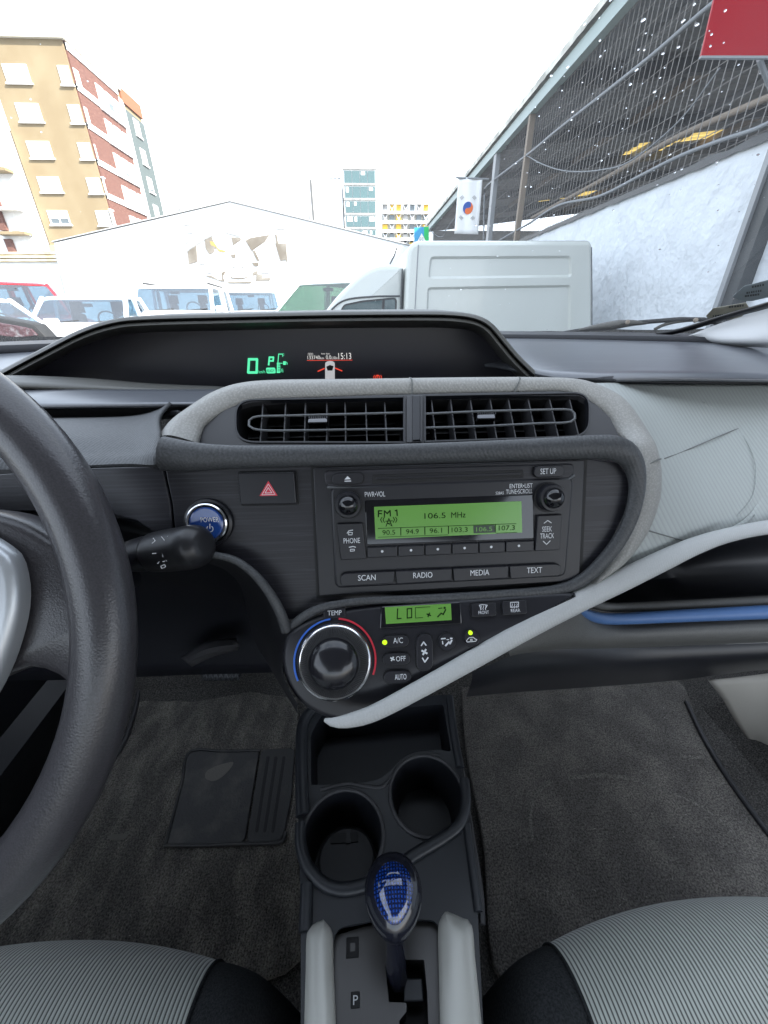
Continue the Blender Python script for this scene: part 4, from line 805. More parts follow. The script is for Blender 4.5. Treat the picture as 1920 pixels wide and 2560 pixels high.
ST = Fr(p2.lerp(p3, .3) - (ray(420, 1380).normalized())*px2m(p3, 78), -(ray(425, 1375).normalized()), d_)
b = B(); letters(b, ST, 'REAR', 406, 1379, 431, 1391, .0006); line2(b, ST, [(414, 1396), (430, 1392), (432, 1399), (426, 1404), (416, 1402)], 2, .0006, True); line2(b, ST, [(407, 1404), (412, 1403)], 2.4, .0006); line2(b, ST, [(381, 1384), (390, 1383)], 2.2, .0006); line2(b, ST, [(398, 1404), (396, 1408), (393, 1408)], 1.6, .0006); line2(b, ST, [(402, 1415), (412, 1411), (414, 1417), (404, 1421)], 1.6, .0006, True)
line2(b, ST, [(383, 1345), (388, 1352), (380, 1358)], 2, .0006); line2(b, ST, [(404, 1342), (412, 1352), (420, 1340)], 2, .0006)
b.build('markings', 'white_print', st, smooth=0)
# ---- floor mats
def sheet(name, pts, z, m, h=.006, lab_=None, cat_=None):
    fr = Fr(D(0, 0, z), (0, 0, 1)); b = B(); b.prism(fr, [Vector(p) for p in cat([tuple(fr.uv(*q)) for q in pts]+[tuple(fr.uv(*pts[0]))], 80)][:-1], -.004, h, .003)
    o = b.build(name, m); tag(o, lab_, cat_); return o
dm = sheet('floor_mat', [(352, 1650), (700, 1640), (748, 1900), (748, 2150), (735, 2420), (300, 2460), (-100, 2400), (-60, 2150), (180, 1990), (285, 1895), (328, 1800)], FZ+.009, 'mat_left', lab_='worn dark grey carpet mat on the driver side, with a rubber heel pad', cat_='floor mat')
pm = sheet('floor_mat', [(1150, 1690), (1400, 1672), (1600, 1665), (1695, 1700), (1760, 1850), (1830, 1960), (1930, 2095), (2050, 2240), (1800, 2420), (1400, 2460), (1240, 2440), (1205, 2100), (1165, 1880)], FZ+.009, 'mat_right', lab_='plain dark carpet mat on the passenger side with a corded edge', cat_='floor mat')
fr = Fr(D(0, 0, FZ+.0155), (0, 0, 1))
def on_mat(name, pts, m, parent, r=.004, h=.004, bev=.002):
    b = B(); b.prism(fr, fillet(fr.uvs(pts), r, 4), -.002, h, bev); return b.build(name, m, parent)
hp = on_mat('heel_pad', [(412, 2115), (452, 1958), (456, 1912), (474, 1880), (650, 1876), (612, 2110)], 'rubber', dm, .012, .004)
on_mat('heel_pad_rim', [(616, 2110), (654, 1876), (738, 1872), (730, 1990), (708, 2105)], 'rubber', dm, .012, .005)
for x in (672, 692, 712):
    on_mat('heel_pad_groove', [(x-34, 2085), (x-5, 1895), (x+3, 1895), (x-26, 2085)], 'vent_black', dm, .002, .0058, .0005)
b = B(); fz2 = FZ+.0195; b.tube([atz(x, y, fz2) for x, y in cat([(414, 2112), (454, 1958), (474, 1880), (560, 1878), (650, 1876)], 30)], .003, 6); b.tube([atz(x, y, fz2) for x, y in cat([(412, 2114), (500, 2114), (600, 2110), (700, 2106), (714, 2080)], 30)], .003, 6); b.build('heel_pad_edge', 'rubber', dm, smooth=80)
b = B(); b.prism(fr, fillet([Vector(p) for p in fr.uvs([(512, 1952), (515, 1930), (548, 1915), (590, 1905), (570, 1935), (540, 1958)])], .01, 4), .003, .0046, .0004); b.build('worn_patch', 'worn', dm)
b = B(); b.tube([atz(x, y, FZ+.017) for x, y in cat([(1716, 1755), (1762, 1850), (1830, 1960), (1930, 2095), (2040, 2230)], 40)], .005, 8); b.build('edge_cord', 'surround', pm, smooth=80)
b = B(); b.tube([atz(x, y, FZ+.017) for x, y in cat([(352, 1700), (332, 1795), (290, 1888), (180, 1985)], 30)], .005, 8); b.build('edge_cord', 'surround', dm, smooth=80)
for mt, bx, nl in ((dm, (180, 1720, 700, 2340), 55), (pm, (1240, 1760, 1850, 2280), 70)):
    b = B()
    for k in range(nl):
        p = atz(rnd.uniform(bx[0], bx[2]), rnd.uniform(bx[1], bx[3]), FZ+.0165); a_ = rnd.uniform(0, 6.3); l_ = rnd.uniform(.0003, .0016)**1.0; d_ = D(cos(a_), sin(a_), .1)*l_
        b.tube([p-d_, p+D(0, 0, .0005), p+d_], rnd.uniform(.0002, .0005), 4)
    b.build('lint', 'lint', mt, kind='stuff')
# scuffs worn into the passenger mat's pile
for pts in ([(1420, 1945), (1500, 1938), (1570, 1945), (1640, 1968), (1720, 1998), (1790, 2040), (1840, 2095)], [(1330, 2100), (1325, 2040), (1340, 1985), (1380, 1950)], [(1700, 1888), (1730, 1893), (1752, 1890)]):
    b = B(); b.tube([atz(x, y, FZ+.0155) for x, y in cat(pts, 40)], [.0035+.0025*noise.noise((i*.7, pts[0][0], 0)) for i in range(40)], 8, flat=.28); b.build('scuff', 'mat_scuff', pm, smooth=80)
b = B(); b.prism(fr, fillet(fr.uvs([(268, 2098), (275, 2086), (322, 2084), (318, 2096), (290, 2102)]), .006, 4), -.003, .0006, .0004); b.build('scuff', 'worn', dm)
# brake pedal
br = thing('brake_pedal', 'grey rubber brake pedal pad just showing under the dashboard', 'pedal', at(550, 1700, .60))
BP = Fr(at(550, 1690, .58), (0, -.8, .6))
b = B(); b.prism(BP, fillet(BP.uvs([(503, 1704), (494, 1630), (606, 1626), (598, 1702)]), .012, 4), -.01, 0, .003); b.build('pad', 'surround', br)
for k in range(7):
    x = 507+k*13; b = B(); BQ = BP.off(.0005); 
    line2(b, BQ, [(x, 1700), (x+6, 1686), (x+12, 1700)], 4, .001); b.build('tread', 'wheel_silver' if False else 'vent_ring', br, solid=.002)
b = B(); b.tube([at(552, 1640, .585), at(552, 1560, .62)], .008, 8); b.build('arm', 'vent_black', br)
# ---- centre console
CZ = ZC - .48
co = thing('centre_console', 'black centre console with two cup holders and an open tray between the seats', 'centre console', D(.01, .2, FZ))
CF = Fr(D(0, 0, CZ), (0, 0, 1))
outer = fillet(CF.uvs([(752, 2700), (752, 2283), (744, 1990), (742, 1830), (790, 1762), (1122, 1736), (1150, 1900), (1192, 2240), (1215, 2700)]), .006, 4)
c1 = CF.uv(857, 2088); r1 = .040; c2 = CF.uv(1066, 1984); r2 = .039
cup1 = circ(c1, r1, 40); cup2 = circ(c2, r2, 40)
tray = fillet(CF.uvs([(778, 1962), (777, 1836), (805, 1786), (1108, 1760), (1128, 1880), (1090, 1872), (1010, 1890), (955, 1948), (880, 1962)]), [.002, .006, .004, .004, .004, .012, .012, .012, .01], 4)
well = fillet(CF.uvs([(832, 2700), (834, 2340), (850, 2318), (960, 2296), (1085, 2300), (1100, 2320), (1106, 2700)]), .004, 4)
plate_holes(CF, outer, [cup1, cup2, tray, well], -.004, 0).build('top_plate', 'console', co)
b = B(); o2 = outer; b.grid([[CF.P(p, -.002) for p in o2], [CF.P(p*1.0, -.05) for p in o2], [D(CF.P(p).x*1.08, CF.P(p).y, FZ-.01) for p in o2]], closed=True); b.build('side_skirt', 'console', co, smooth=50)
def pocket(name, poly, dep, m, taper=.94):
    cc = sum(poly, Vector((0, 0)))/len(poly); b = B(); n = len(poly)
    low = [cc+(p-cc)*taper for p in poly]
    b.grid([[CF.P(p, -.001) for p in poly], [CF.P(p, -dep) for p in low]], closed=True); b.f.append(tuple(n+i for i in range(n))); return b.build(name, m, co, smooth=40)
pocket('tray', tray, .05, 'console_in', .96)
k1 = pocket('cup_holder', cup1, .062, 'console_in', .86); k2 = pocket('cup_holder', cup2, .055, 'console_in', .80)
for kk, cc, rr in ((k1, c1, r1), (k2, c2, r2)):
    b = B(); b.tube([CF.P(p, .0005) for p in circ(cc, rr+.002, 48)]+[CF.P((cc.x+rr+.002, cc.y), .0005)], .0022, 8); b.build('rim', 'surround', kk, smooth=80)
# coin insert in the nearer holder
b = B(); cf = circ(c1+Vector((.002, -.004)), .030, 26, .027); b.prism(CF, cf, -.066, -.038, .002); b.build('insert', 'black_grain', k1)
b = B(); b.prism(CF, CF.uvs([(838, 2062), (842, 2050), (895, 2052), (893, 2066)]) if False else [c1+Vector(p) for p in ((-.016, .008), (.014, .008), (.014, .017), (-.016, .017))], -.05, -.0365); b.build('insert_slot', 'vent_black', k1)
b = B(); b.prism(CF, [c1+Vector(p) for p in ((.001, .007), (.006, .007), (.006, .019), (.001, .019))], -.05, -.035); b.build('insert_tab', 'black_grain', k1)
# raised lip round the holders
lip = [(752, 2060), (752, 2110), (768, 2165), (805, 2208), (850, 2224), (905, 2216), (960, 2190), (1040, 2136), (1110, 2094), (1150, 2060), (1164, 2010), (1160, 1950)]
b = B(); pts = cat(lip, 80); b.tube([CF.P(CF.uv(*p), .001) for p in pts], .0058, 10, flat=.9); b.build('holder_lip', 'console', co, smooth=80)
lip2 = [(1100, 1890), (1052, 1884), (1006, 1902), (975, 1948), (952, 1968), (915, 1966), (868, 1960), (800, 1975)]
b = B(); b.tube([CF.P(CF.uv(*p), .0) for p in cat(lip2, 50)], .0022, 8); b.build('tray_lip', 'surround', co, smooth=80)
for nm, pts, rr, mm_ in (('wall_ridge', [(790, 1764), (758, 1810), (754, 1900), (756, 2000), (758, 2040)], .0075, 'console'), ('wall_ridge', [(1124, 1742), (1134, 1830), (1150, 1920)], .005, 'console'), ('wall_ridge', [(768, 2210), (766, 2260), (764, 2330)], .006, 'console'), ('wall_ridge', [(1166, 2060), (1182, 2180), (1196, 2280)], .004, 'console')):
    b = B(); b.tube([CF.P(CF.uv(*p), .001) for p in cat(pts, 24)], rr, 10, flat=.7); b.build(nm, mm_, co, smooth=80)
# carpeted side beside the passenger mat
b = B(); b.tube([CF.P(CF.uv(*p), -.02) for p in cat([(1150, 1850), (1180, 2040), (1206, 2200), (1212, 2290)], 20)], .003, 6); b.build('side_line', 'surround', co)
# ---- gear selector
GZ = CZ - .012; GF = Fr(D(0, 0, GZ), (0, 0, 1))
ge = thing('gear_selector', 'automatic gear selector with a glossy dark blue egg-shaped knob', 'gear selector', D(.0, .1, GZ))
slot = fillet(GF.uvs([(963, 2412), (1015, 2410), (1015, 2400), (1060, 2400), (1068, 2480), (1076, 2700), (1000, 2700), (998, 2552), (1016, 2530), (1016, 2508), (972, 2506)]), .001, 3)
gp = GF.uvs([(820, 2720), (822, 2345), (900, 2320), (1000, 2300), (1108, 2312), (1116, 2720)])
plate_holes(GF, gp, [slot], -.002, .001).build('gate_plate', 'gate', ge)
b = B(); b.grid([[GF.P(p, .0) for p in slot], [GF.P(p, -.03) for p in slot]], closed=True); b.f.append(tuple(len(slot)+i for i in range(len(slot)))); b.build('gate_slot', 'vent_black', ge)
b = B(); b.prism(GF, fillet(GF.uvs([(1010, 2500), (1012, 2440), (1056, 2440), (1060, 2498)]), .001, 2), -.02, -.006, .001); b.build('slot_slider', 'console', ge)
G1 = GF.off(.0012)
def mark(name, x0, y0, x1, y1, txt=None):
    b = B(); b.prism(G1, fillet(G1.box(x0, y0, x1, y1), .0008, 2), -.001, .0006, .0003); o = b.build(name, 'vent_black', ge); t_ = G1.off(.0008)
    b = B()
    if txt: letters(b, t_, txt, x0+6, y0+8, x1-5, y1-8, .0002)
    else: b.add([t_.P(p, .0002) for p in t_.box(x0+10, y0+14, x1-9, y1-16)], [(0, 1, 2, 3)])
    b.build('letter' if txt else 'release_plug', 'white_print' if txt else 'gate', o, smooth=0)
mark('shift_lock_cover', 866, 2344, 897, 2394); mark('position_window', 877, 2480, 900, 2520, 'P')
def side_trim(pts_o, pts_i, ridge):
    zr = CZ+.004; rows = []
    a = [atz(x, y, CZ-.012) for x, y in pts_o]; c_ = [atz(x, y, CZ+.010) for x, y in ridge]; o_ = [atz(x, y, CZ+.004) for x, y in pts_o]; i_ = [atz(x, y, CZ+.004) for x, y in pts_i]; i2 = [p+Vector((0, 0, -.02)) for p in i_]
    B().grid(loft([a, o_, c_, i_, i2], 24, 3)).build('side_trim', 'lever_trim', ge, smooth=40, solid=.001)
side_trim([(806, 2300), (784, 2312), (769, 2335), (766, 2420), (764, 2500), (762, 2600), (760, 2720)], [(809, 2300), (820, 2312), (829, 2332), (831, 2420), (834, 2500), (837, 2600), (840, 2720)], [(808, 2300), (804, 2322), (800, 2345), (800, 2420), (801, 2500), (803, 2600), (805, 2720)])
side_trim([(1117, 2282), (1150, 2298), (1174, 2316), (1182, 2400), (1190, 2480), (1200, 2600), (1208, 2720)], [(1114, 2283), (1105, 2296), (1101, 2312), (1103, 2400), (1105, 2480), (1108, 2600), (1112, 2720)], [(1116, 2283), (1124, 2310), (1132, 2340), (1136, 2420), (1138, 2490), (1142, 2600), (1146, 2720)])
# lever and knob
kc = atz(983, 2228, ZC-.418); foot = atz(992, 2440, GZ-.01)
b = B(); b.tube(cat([foot, foot.lerp(kc, .45), kc], 8), [.010, .009, .008, .0075, .0075, .0085, .01, .012], 14); b.build('lever', 'knob', ge, smooth=80)
KN = Fr(kc, (CAM-kc).normalized()*.55 + Vector((0, -.1, .7)))
def egg(fr, a, bt, h, n=32, m=12, low=-.6):
    rows = []
    for i in range(m+1):
        ph = low + (pi/2-.02-low)*i/m; rr = cos(ph); hh = sin(ph)
        rows.append([fr.P((a*rr*cos(2*pi*k/n)*(1 if sin(2*pi*k/n) > 0 else 1-.20*sin(2*pi*k/n)**2), bt*rr*sin(2*pi*k/n)*(1.2 if sin(2*pi*k/n) < 0 else 1)), h*hh) for k in range(n)])
    b = B(); b.grid(rows, closed=True); o = len(b.v)-n; b.f.append(tuple(o+k for k in range(n))); return b
egg(KN, .0235, .0245, .020).build('knob', 'knob', ge, smooth=80)
k_ = [o for o in ge.children if o.name.startswith('knob')][0]
egg(KN.off(.0050), .0190, .0200, .0172, low=0.05).build('blue_lens', 'knob_blue', k_, smooth=80)
b = B(); b.tube([kc + (foot-kc)*.28, kc + (foot-kc)*.42], [.0125, .0105], 16); b.build('collar', 'button', ge, smooth=60)
# ---- seats
def seat(name, label, xc, hw, x_in, side, ytop, zt):
    t = thing(name, label, 'car seat', D(xc, -.1, FZ))
    def P(x, s):            # s 0 at the rear .. 1 lower front edge
        e = abs(x-xc)/hw; yf = ytop - .05*e*e
        if s < .55: y = -.45 + (yf-.07+.45)*(s/.55); z = zt
        else:
            a = (s-.55)/.45*radians(115); y = yf-.07 + .07*sin(a); z = zt - .075*(1-cos(a))
        return D(x, y, z)
    def z_bol(x): return x
    n = 60
    def strip_(x0, x1, name, m, fz, nx=28):
        rows = []
        for i in range(n+1):
            s = i/n; r = []
            for j in range(nx+1):
                x = x0+(x1-x0)*j/nx; p = P(x, s); p.z += fz((x-x0)/(x1-x0)); r.append(p)
            rows.append(r)
        b = B(); b.grid(rows); return b.build(name, m, t, smooth=60)
    x_out = 2*xc - x_in
    lo, hi = min(x_in, x_out), max(x_in, x_out)
    strip_(lo, hi, 'cushion_fabric', 'seat_fabric', lambda u: -.010*(1-(2*u-1)**2)**1 + .0)
    for sgn, edge in ((-1, lo), (1, hi)):
        w_ = .075
        def fz(u, sgn=sgn):
            v = u if sgn > 0 else 1-u
            return .012*sin(min(1, v/.45)*pi/2) - (.09*((v-.45)/.55)**2 if v > .45 else 0) - .001
        x0, x1 = (edge-w_, edge) if sgn < 0 else (edge, edge+w_)
        bo = strip_(x0, x1, 'bolster', 'seat_dark', fz, 14)
        b = B(); b.tube([P(edge, i/60)+D(0, 0, .0005) for i in range(61)], .0016, 6); b.build('piping', 'seat_dark', bo, smooth=80)
    rows = [[D(lo-.07, y, z) for y, z in ((ytop-.08, zt-.05), (-.45, zt-.05), (-.45, FZ+.06), (ytop-.1, FZ+.06))], [D(hi+.07, y, z) for y, z in ((ytop-.08, zt-.05), (-.45, zt-.05), (-.45, FZ+.06), (ytop-.1, FZ+.06))]]
    b = B(); b.grid(rows, closed=True); b.f += [(0, 1, 2, 3), (7, 6, 5, 4)]; b.build('base', 'seat_dark', t, smooth=0)
    return t
seat('car_seat', 'driver seat cushion in grey ribbed fabric, below the steering wheel', -.345, .26, -.157, 1, .160, ZC-.50)
seat('car_seat', 'passenger seat cushion in grey ribbed fabric at the lower right', .345, .25, .165, -1, .152, ZC-.50)
# ---- lower door trim on the driver side, mostly out of view; the other door stands open
rows = [[D(-(x + .02*max(0, (y-.4))), y, z) for x, z in ((.66, FZ-.01), (.665, FZ+.08), (.70, FZ+.10), (.71, FZ+.3), (.70, FZ+.45), (.73, ZC-.16), (.76, ZC-.15))] for y in [-.9+1.8*i/12 for i in range(13)]]
o = B().grid(rows).build('door_trim', 'black_smooth', smooth=40, solid=.02); tag(o, 'dark lower door trim beyond the driver footwell', 'car door')
# ---- right-hand sill trim and pillar
rows = loft([pc((1770, 1700, 0.458), (1850, 1692, 0.445), (1930, 1682, 0.433), (2100, 1660, 0.403)), pc((1805, 1745, 0.445), (1865, 1735, 0.433), (1930, 1730, 0.420), (2100, 1740, 0.378)), pc((1838, 1800, 0.433), (1885, 1800, 0.420), (1930, 1800, 0.407), (2100, 1830, 0.353)), pc((1875, 1850, 0.424), (1905, 1865, 0.412), (1935, 1880, 0.395), (2100, 1960, 0.328)), pc((1905, 1886, 0.420), (1925, 1905, 0.407), (1945, 1922, 0.391), (2100, 2040, 0.319))], 16, 5)
sl_ = B().grid(rows).build('sill_trim', 'sill', smooth=60, solid=.004); tag(sl_, 'beige plastic sill trim beside the passenger footwell', 'door sill')
pl = thing('windscreen_pillar', 'pale grey pillar trim at the foot of the windscreen on the right', 'pillar trim', at(1860, 860, .62))
rows = loft([pc((1700, 848, .755), (1790, 812, .70), (1870, 786, .655), (1930, 766, .62), (2150, 700, .50)), pc((1730, 838, .735), (1800, 826, .69), (1880, 812, .64), (1940, 800, .60), (2150, 760, .48)), pc((1745, 848, .73), (1810, 852, .67), (1880, 852, .62), (1940, 850, .58), (2150, 850, .46)), pc((1760, 862, .74), (1820, 866, .68), (1890, 868, .63), (1940, 870, .59), (2150, 872, .47))], 20, 5)
B().grid(rows).build('cover', 'pillar_trim', pl, smooth=60)
# ---- windscreen
ws = thing('windscreen', 'raked car windscreen speckled with rain drops', 'windscreen', D(0, .95, ZC-.05))
RK = radians(31)
def WS(x, t): yb = .955-.16*(x/.7)**2; return D(x*(1-.12*t), yb - cos(RK)*t, ZC-.056 - .008*abs(x) + sin(RK)*t - .02*t*0)
B().grid([[WS(-.86+1.72*j/40, .85*i/16) for j in range(41)] for i in range(17)]).build('glass', 'windscreen', ws, smooth=60)
b = B(); b.grid([[WS(-.86+1.72*j/40, t_)+D(0, -.003, -.001) for j in range(41)] for t_ in (-.015, .006, .014)]); b.build('black_border', 'frit', ws, smooth=60)
edge_ = pc((1640, 832, .80), (1700, 820, .765), (1790, 792, .70), (1850, 774, .662), (1920, 754, .615), (2150, 680, .49))
b = B(); b.grid(loft([edge_, [p+D(0, 0, -.006)+D(.006, -.004, 0) for p in edge_]], 30, 2)); b.build('pillar_border', 'frit', ws, smooth=60, solid=.003)
def glass_at(px, py, off=.0):
    d = ray(px, py); lo_, hi_ = .05, 1.3
    f = lambda s: (lambda p: p.z - WS(p.x/(1-.12*max(0, min(1, (ZC*0+p.z-ZC+.056)/sin(RK)))), 0).z - tan(RK)*((.955-.16*(p.x/.7)**2) - p.y))(CAM+d*s)
    for _ in range(40):
        m_ = (lo_+hi_)/2
        if f(m_) > 0: hi_ = m_        # beyond or above the pane
        else: lo_ = m_
    return CAM + d*((lo_+hi_)/2) - d.normalized()*off
b = B(); wn = D(0, -sin(RK), -cos(RK)).normalized()*-1
for i in range(430):
    px = rnd.uniform(-20, 1940); py = rnd.uniform(-10, 830)
    if rnd.random() > (.25 if px < 900 else .55 if px < 1250 else .95): continue
    if rnd.random() > .55: px = rnd.gauss(1500, 260)
    if not -30 < px < 1950: continue
    p = glass_at(px, py); s = rnd.choice((.0004, .0005, .0006, .0007, .0009, .0012)) * rnd.uniform(.7, 1.1)
    a_ = rnd.uniform(-.5, .9); e1 = D(cos(a_), -cos(RK)*sin(a_), sin(RK)*sin(a_)); e2 = wn.cross(e1).normalized(); el = rnd.uniform(1, 1.9); k_n = 7
    o = len(b.v); rows = []
    for hr, hh in ((1, 0), (.8, .45), (.4, .75)):
        rows.append([p + e1*(s*el*hr*cos(2*pi*k/k_n)) + e2*(s*hr*sin(2*pi*k/k_n)) + wn*(s*hh) for k in range(k_n)])
    b.grid(rows, closed=True); m_ = o+2*k_n; b.f.append(tuple(m_+k for k in range(k_n))); b.f.append(tuple(o+k for k in reversed(range(k_n))))
b.build('rain_drops', 'drop', ws, smooth=80, kind='stuff')
# ---- labels stuck on the glass
def on_glass(px, py): return glass_at(px, py, .001)
s1 = B(); pts = [(1765, 789), (1783, 770), (1865, 756), (1875, 772), (1850, 795), (1775, 803)]
s1.add([on_glass(*p) for p in pts], [tuple(range(6))]); o = s1.build('windscreen_label', 'sticker', smooth=0, solid=.0004); tag(o, 'beige eight-cornered paper label in the lower corner of the windscreen', 'sticker')
s1 = B(); pts = [(1832, 740), (1860, 715), (1925, 698), (1990, 690), (2000, 720), (1925, 742), (1880, 752), (1850, 752)]
s1.add([on_glass(*p) for p in pts], [tuple(range(8))]); o = s1.build('windscreen_label', 'sticker_grey', smooth=0, solid=.0004); tag(o, 'grey round label on the windscreen above the beige label', 'sticker')
def ink(parent, lines):
    b = B()
    for (x0, y0, x1, y1, n_) in lines:
        for k in range(n_):
            xa = x0+(x1-x0)*k/n_; ya = y0+(y1-y0)*k/n_; xb = xa+(x1-x0)/n_*rnd.uniform(.5, .85); yb = ya+(y1-y0)/n_*.7
            b.add([glass_at(xa, ya-3, .0022), glass_at(xb, yb-3, .0022), glass_at(xb, yb+2, .0022), glass_at(xa, ya+2, .0022)], [(0, 1, 2, 3)])
    b.build('print', 'sticker_ink', parent, smooth=0)
lb = [o for o in bpy.data.objects if o.name.startswith('windscreen_label')]
ink(lb[0], [(1782, 791, 1832, 786, 9), (1779, 798, 1818, 795, 7), (1822, 768, 1862, 764, 6)]); ink(lb[1], [(1866, 733, 1906, 727, 7), (1862, 741, 1900, 736, 6), (1880, 718, 1912, 712, 5)])
# ---- windscreen wiper
wp = thing('windscreen_wiper', 'black metal windscreen wiper lying along the foot of the glass', 'wiper', at(1600, 815, .93))
def wy(px): return .93 - .10*((px-1100)/800)**2
def wpx(pts): return [at(x, y, wy(x)+.02) for x, y in pts]
b = B(); b.tube(wpx([(1380, 838), (1450, 826), (1500, 818), (1600, 806), (1700, 798), (1760, 799), (1800, 808)]), .0045, 8); b.build('blade', 'wiper_rubber', wp, smooth=80)
b = B(); b.tube(cat(wpx([(1400, 834), (1480, 820), (1515, 816), (1540, 812), (1575, 808), (1612, 807), (1640, 801), (1700, 797), (1760, 797)]), 40), [.003 + .0085*math.exp(-((i-15)/7)**2) for i in range(40)], 8, flat=.8); b.build('bridge', 'wiper_metal', wp, smooth=80)
b = B(); b.tube(cat(wpx([(1636, 824), (1660, 812), (1700, 803), (1750, 800), (1800, 808), (1850, 820)]), 24), .0035, 8); b.build('arm', 'wiper_metal', wp, smooth=80)
for px, py in ((1568, 806), (1738, 801)):
    b = B(); p = at(px, py, wy(px)+.005); fr_ = Fr(p, (0, -1, .2)); b.lathe(fr_, (0, 0), [(.005, 0), (.0045, .003), (.002, .004)], 12); b.build('rivet', 'rust', wp)
# ================================================================== outside
b = B(); b.grid([[D(-400+800*i/20, -300+900*j/20, 0) for i in range(21)] for j in range(21)])
gnd = struct(b.build('ground', 'asphalt')); gnd['label'] = 'grey asphalt of the car park'
UP = Vector((0, 0, 1))
def wallbox(b, x0, x1, y0, y1, z0, z1): return b.box((min(x0, x1), min(y0, y1), min(z0, z1)), (max(x0, x1), max(y0, y1), max(z0, z1)))
# ---- warehouse with a gable front
WY = 22.0; el_ = at(135, 607, WY); rg = at(575, 505, WY); er = at(1012, 612, WY); xr = er.x+3.0; zr_ = er.z-(xr-er.x)*(rg.z-er.z)/(er.x-rg.x)
wh = thing('warehouse', 'white warehouse with a low gable front behind the parked cars', 'warehouse', D(rg.x, WY, 0))
b = B(); fr_ = Fr(D(0, WY, 0), (0, -1, 0))
b.prism(fr_, [Vector((el_.x, 0)), Vector((xr, 0)), Vector((xr, zr_)), Vector((rg.x, rg.z)), Vector((el_.x, el_.z))], -14, 0); b.build('wall', 'white_wall', wh, smooth=0)
for a, c in ((el_, rg), (rg, D(xr, WY, zr_))):
    b = B(); dx = c.x-a.x; b.add([D(a.x-.1*(dx > 0 and a is el_), WY-.06, a.z+.02), D(c.x, WY-.06, c.z+.02), D(c.x, WY+14, c.z+.02), D(a.x, WY+14, a.z+.02), D(a.x, WY-.06, a.z+.07), D(c.x, WY-.06, c.z+.07), D(c.x, WY+14, c.z+.07), D(a.x, WY+14, a.z+.07)], [(0, 1, 2, 3), (7, 6, 5, 4), (0, 4, 5, 1), (2, 6, 7, 3), (0, 3, 7, 4), (1, 5, 6, 2)]); b.build('roof_slope', 'roof_trim', wh, smooth=0)
b = B(); b.tube([at(139, 625, WY-.1), at(146, 660, WY-.1), at(165, 735, WY-.1)], .05, 6); b.build('drain_pipe', 'steel_grey', wh)
# faded picture on the front: cars under a curved roof, flat print on a thin board
mu = thing('mural', 'faded picture of cars painted on the warehouse front', 'mural', at(590, 700, WY-.05))
MF = Fr(D(0, WY-.03, 0), (0, -1, 0))
def mp_(name, m, polys, h=.004):
    b = B()
    for p in polys: b.prism(MF, MF.uvs(p), -.02, h)
    b.build(name, m, mu, smooth=0)
def Z4(*pts): return [(420+x/4.366, 480+y/4.366) for x, y in pts]
mp_('backdrop_shapes', 'mural_brown', [Z4((400, 520), (480, 490), (520, 600), (500, 660), (450, 680), (410, 620)), Z4((690, 490), (790, 500), (800, 520), (710, 580)), Z4((845, 530), (900, 500), (1110, 465), (1060, 540), (930, 630), (910, 640)), Z4((1170, 560), (1290, 560), (1305, 790), (1285, 740), (1225, 750)), Z4((215, 650), (310, 580), (320, 760), (225, 790)), Z4((920, 640), (950, 640), (1000, 750), (970, 750)), Z4((680, 690), (735, 675), (735, 720), (700, 715)), Z4((1168, 460), (1185, 460), (1205, 560), (1180, 560))])
mp_('roof_line', 'mural_grey', [Z4((165, 580), (270, 490), (275, 500), (170, 590)), Z4((180, 660), (300, 560), (480, 460), (490, 475), (310, 580), (190, 675)), Z4((170, 350), (250, 350), (270, 450), (210, 445), (240, 430), (235, 370), (175, 362)), Z4((610, 400), (780, 420), (790, 490), (640, 450)), Z4((1175, 375), (1270, 370), (1270, 410), (1190, 410)), Z4((340, 790), (440, 700), (490, 690), (400, 790))])
mp_('yellow_flame', 'mural_yellow', [Z4((455, 535), (500, 545), (550, 620), (625, 640), (625, 655), (560, 650), (520, 600), (470, 580))], .006)
mp_('painted_car', 'mural_brown', [Z4((650, 978), (915, 978), (905, 995), (660, 995)), Z4((680, 925), (870, 922), (860, 935), (810, 948), (740, 948), (690, 938)), Z4((585, 880), (620, 860), (625, 880), (600, 920), (620, 975), (590, 960)), Z4((920, 880), (970, 860), (985, 900), (1020, 905), (1110, 900), (1115, 965), (960, 970), (965, 900), (935, 905), (930, 950)), Z4((415, 905), (480, 915), (540, 950), (610, 970), (590, 978), (500, 945), (420, 918)), Z4((915, 770), (990, 770), (990, 805), (940, 810))], .007)
mp_('painted_car_light', 'white_wall', [Z4((1030, 915), (1100, 912), (1105, 935), (1030, 938)), Z4((700, 930), (850, 928), (845, 932), (705, 934))], .009)
mp_('painted_shadow', 'mural_grey', [Z4((690, 825), (715, 808), (740, 825)), Z4((785, 825), (815, 805), (835, 825)), Z4((410, 870), (490, 880), (480, 890), (415, 880)), Z4((1010, 860), (1110, 855), (1112, 885), (1015, 885))], .007)
# ---- yellow and brick apartment block
YB = 42.0; xc = at(150, 83, YB).x; ztop = at(150, 83, YB).z; xl = at(40, 400, YB).x
xl = at(0, 250, YB).x
y_br = atx(283, 205, xc).y; y_w = atx(290, 205, xc).y; y_gr = atx(345, 262, xc).y
ab = thing('apartment_building', 'tall apartment block with a yellow front and a red brick side', 'building', D((xl+xc)/2, YB, 0))
b = B(); wallbox(b, xl, xc, YB, y_gr, 0, ztop-.3); b.build('wall', 'yellow_wall', ab, smooth=0)
b = B(); wallbox(b, xc, xc+.12, YB+.1, y_br, 0, ztop-.3); b.build('brick_side', 'brick', ab, smooth=0)
b = B(); wallbox(b, xc, xc+.13, y_br, y_br+.8, 0, ztop-.9); b.build('white_pier', 'white_wall', ab, smooth=0)
b = B(); wallbox(b, xc, xc+.14, y_br+.8, y_gr, 0, ztop-1.4); b.build('slate_side', 'slate', ab, smooth=0)
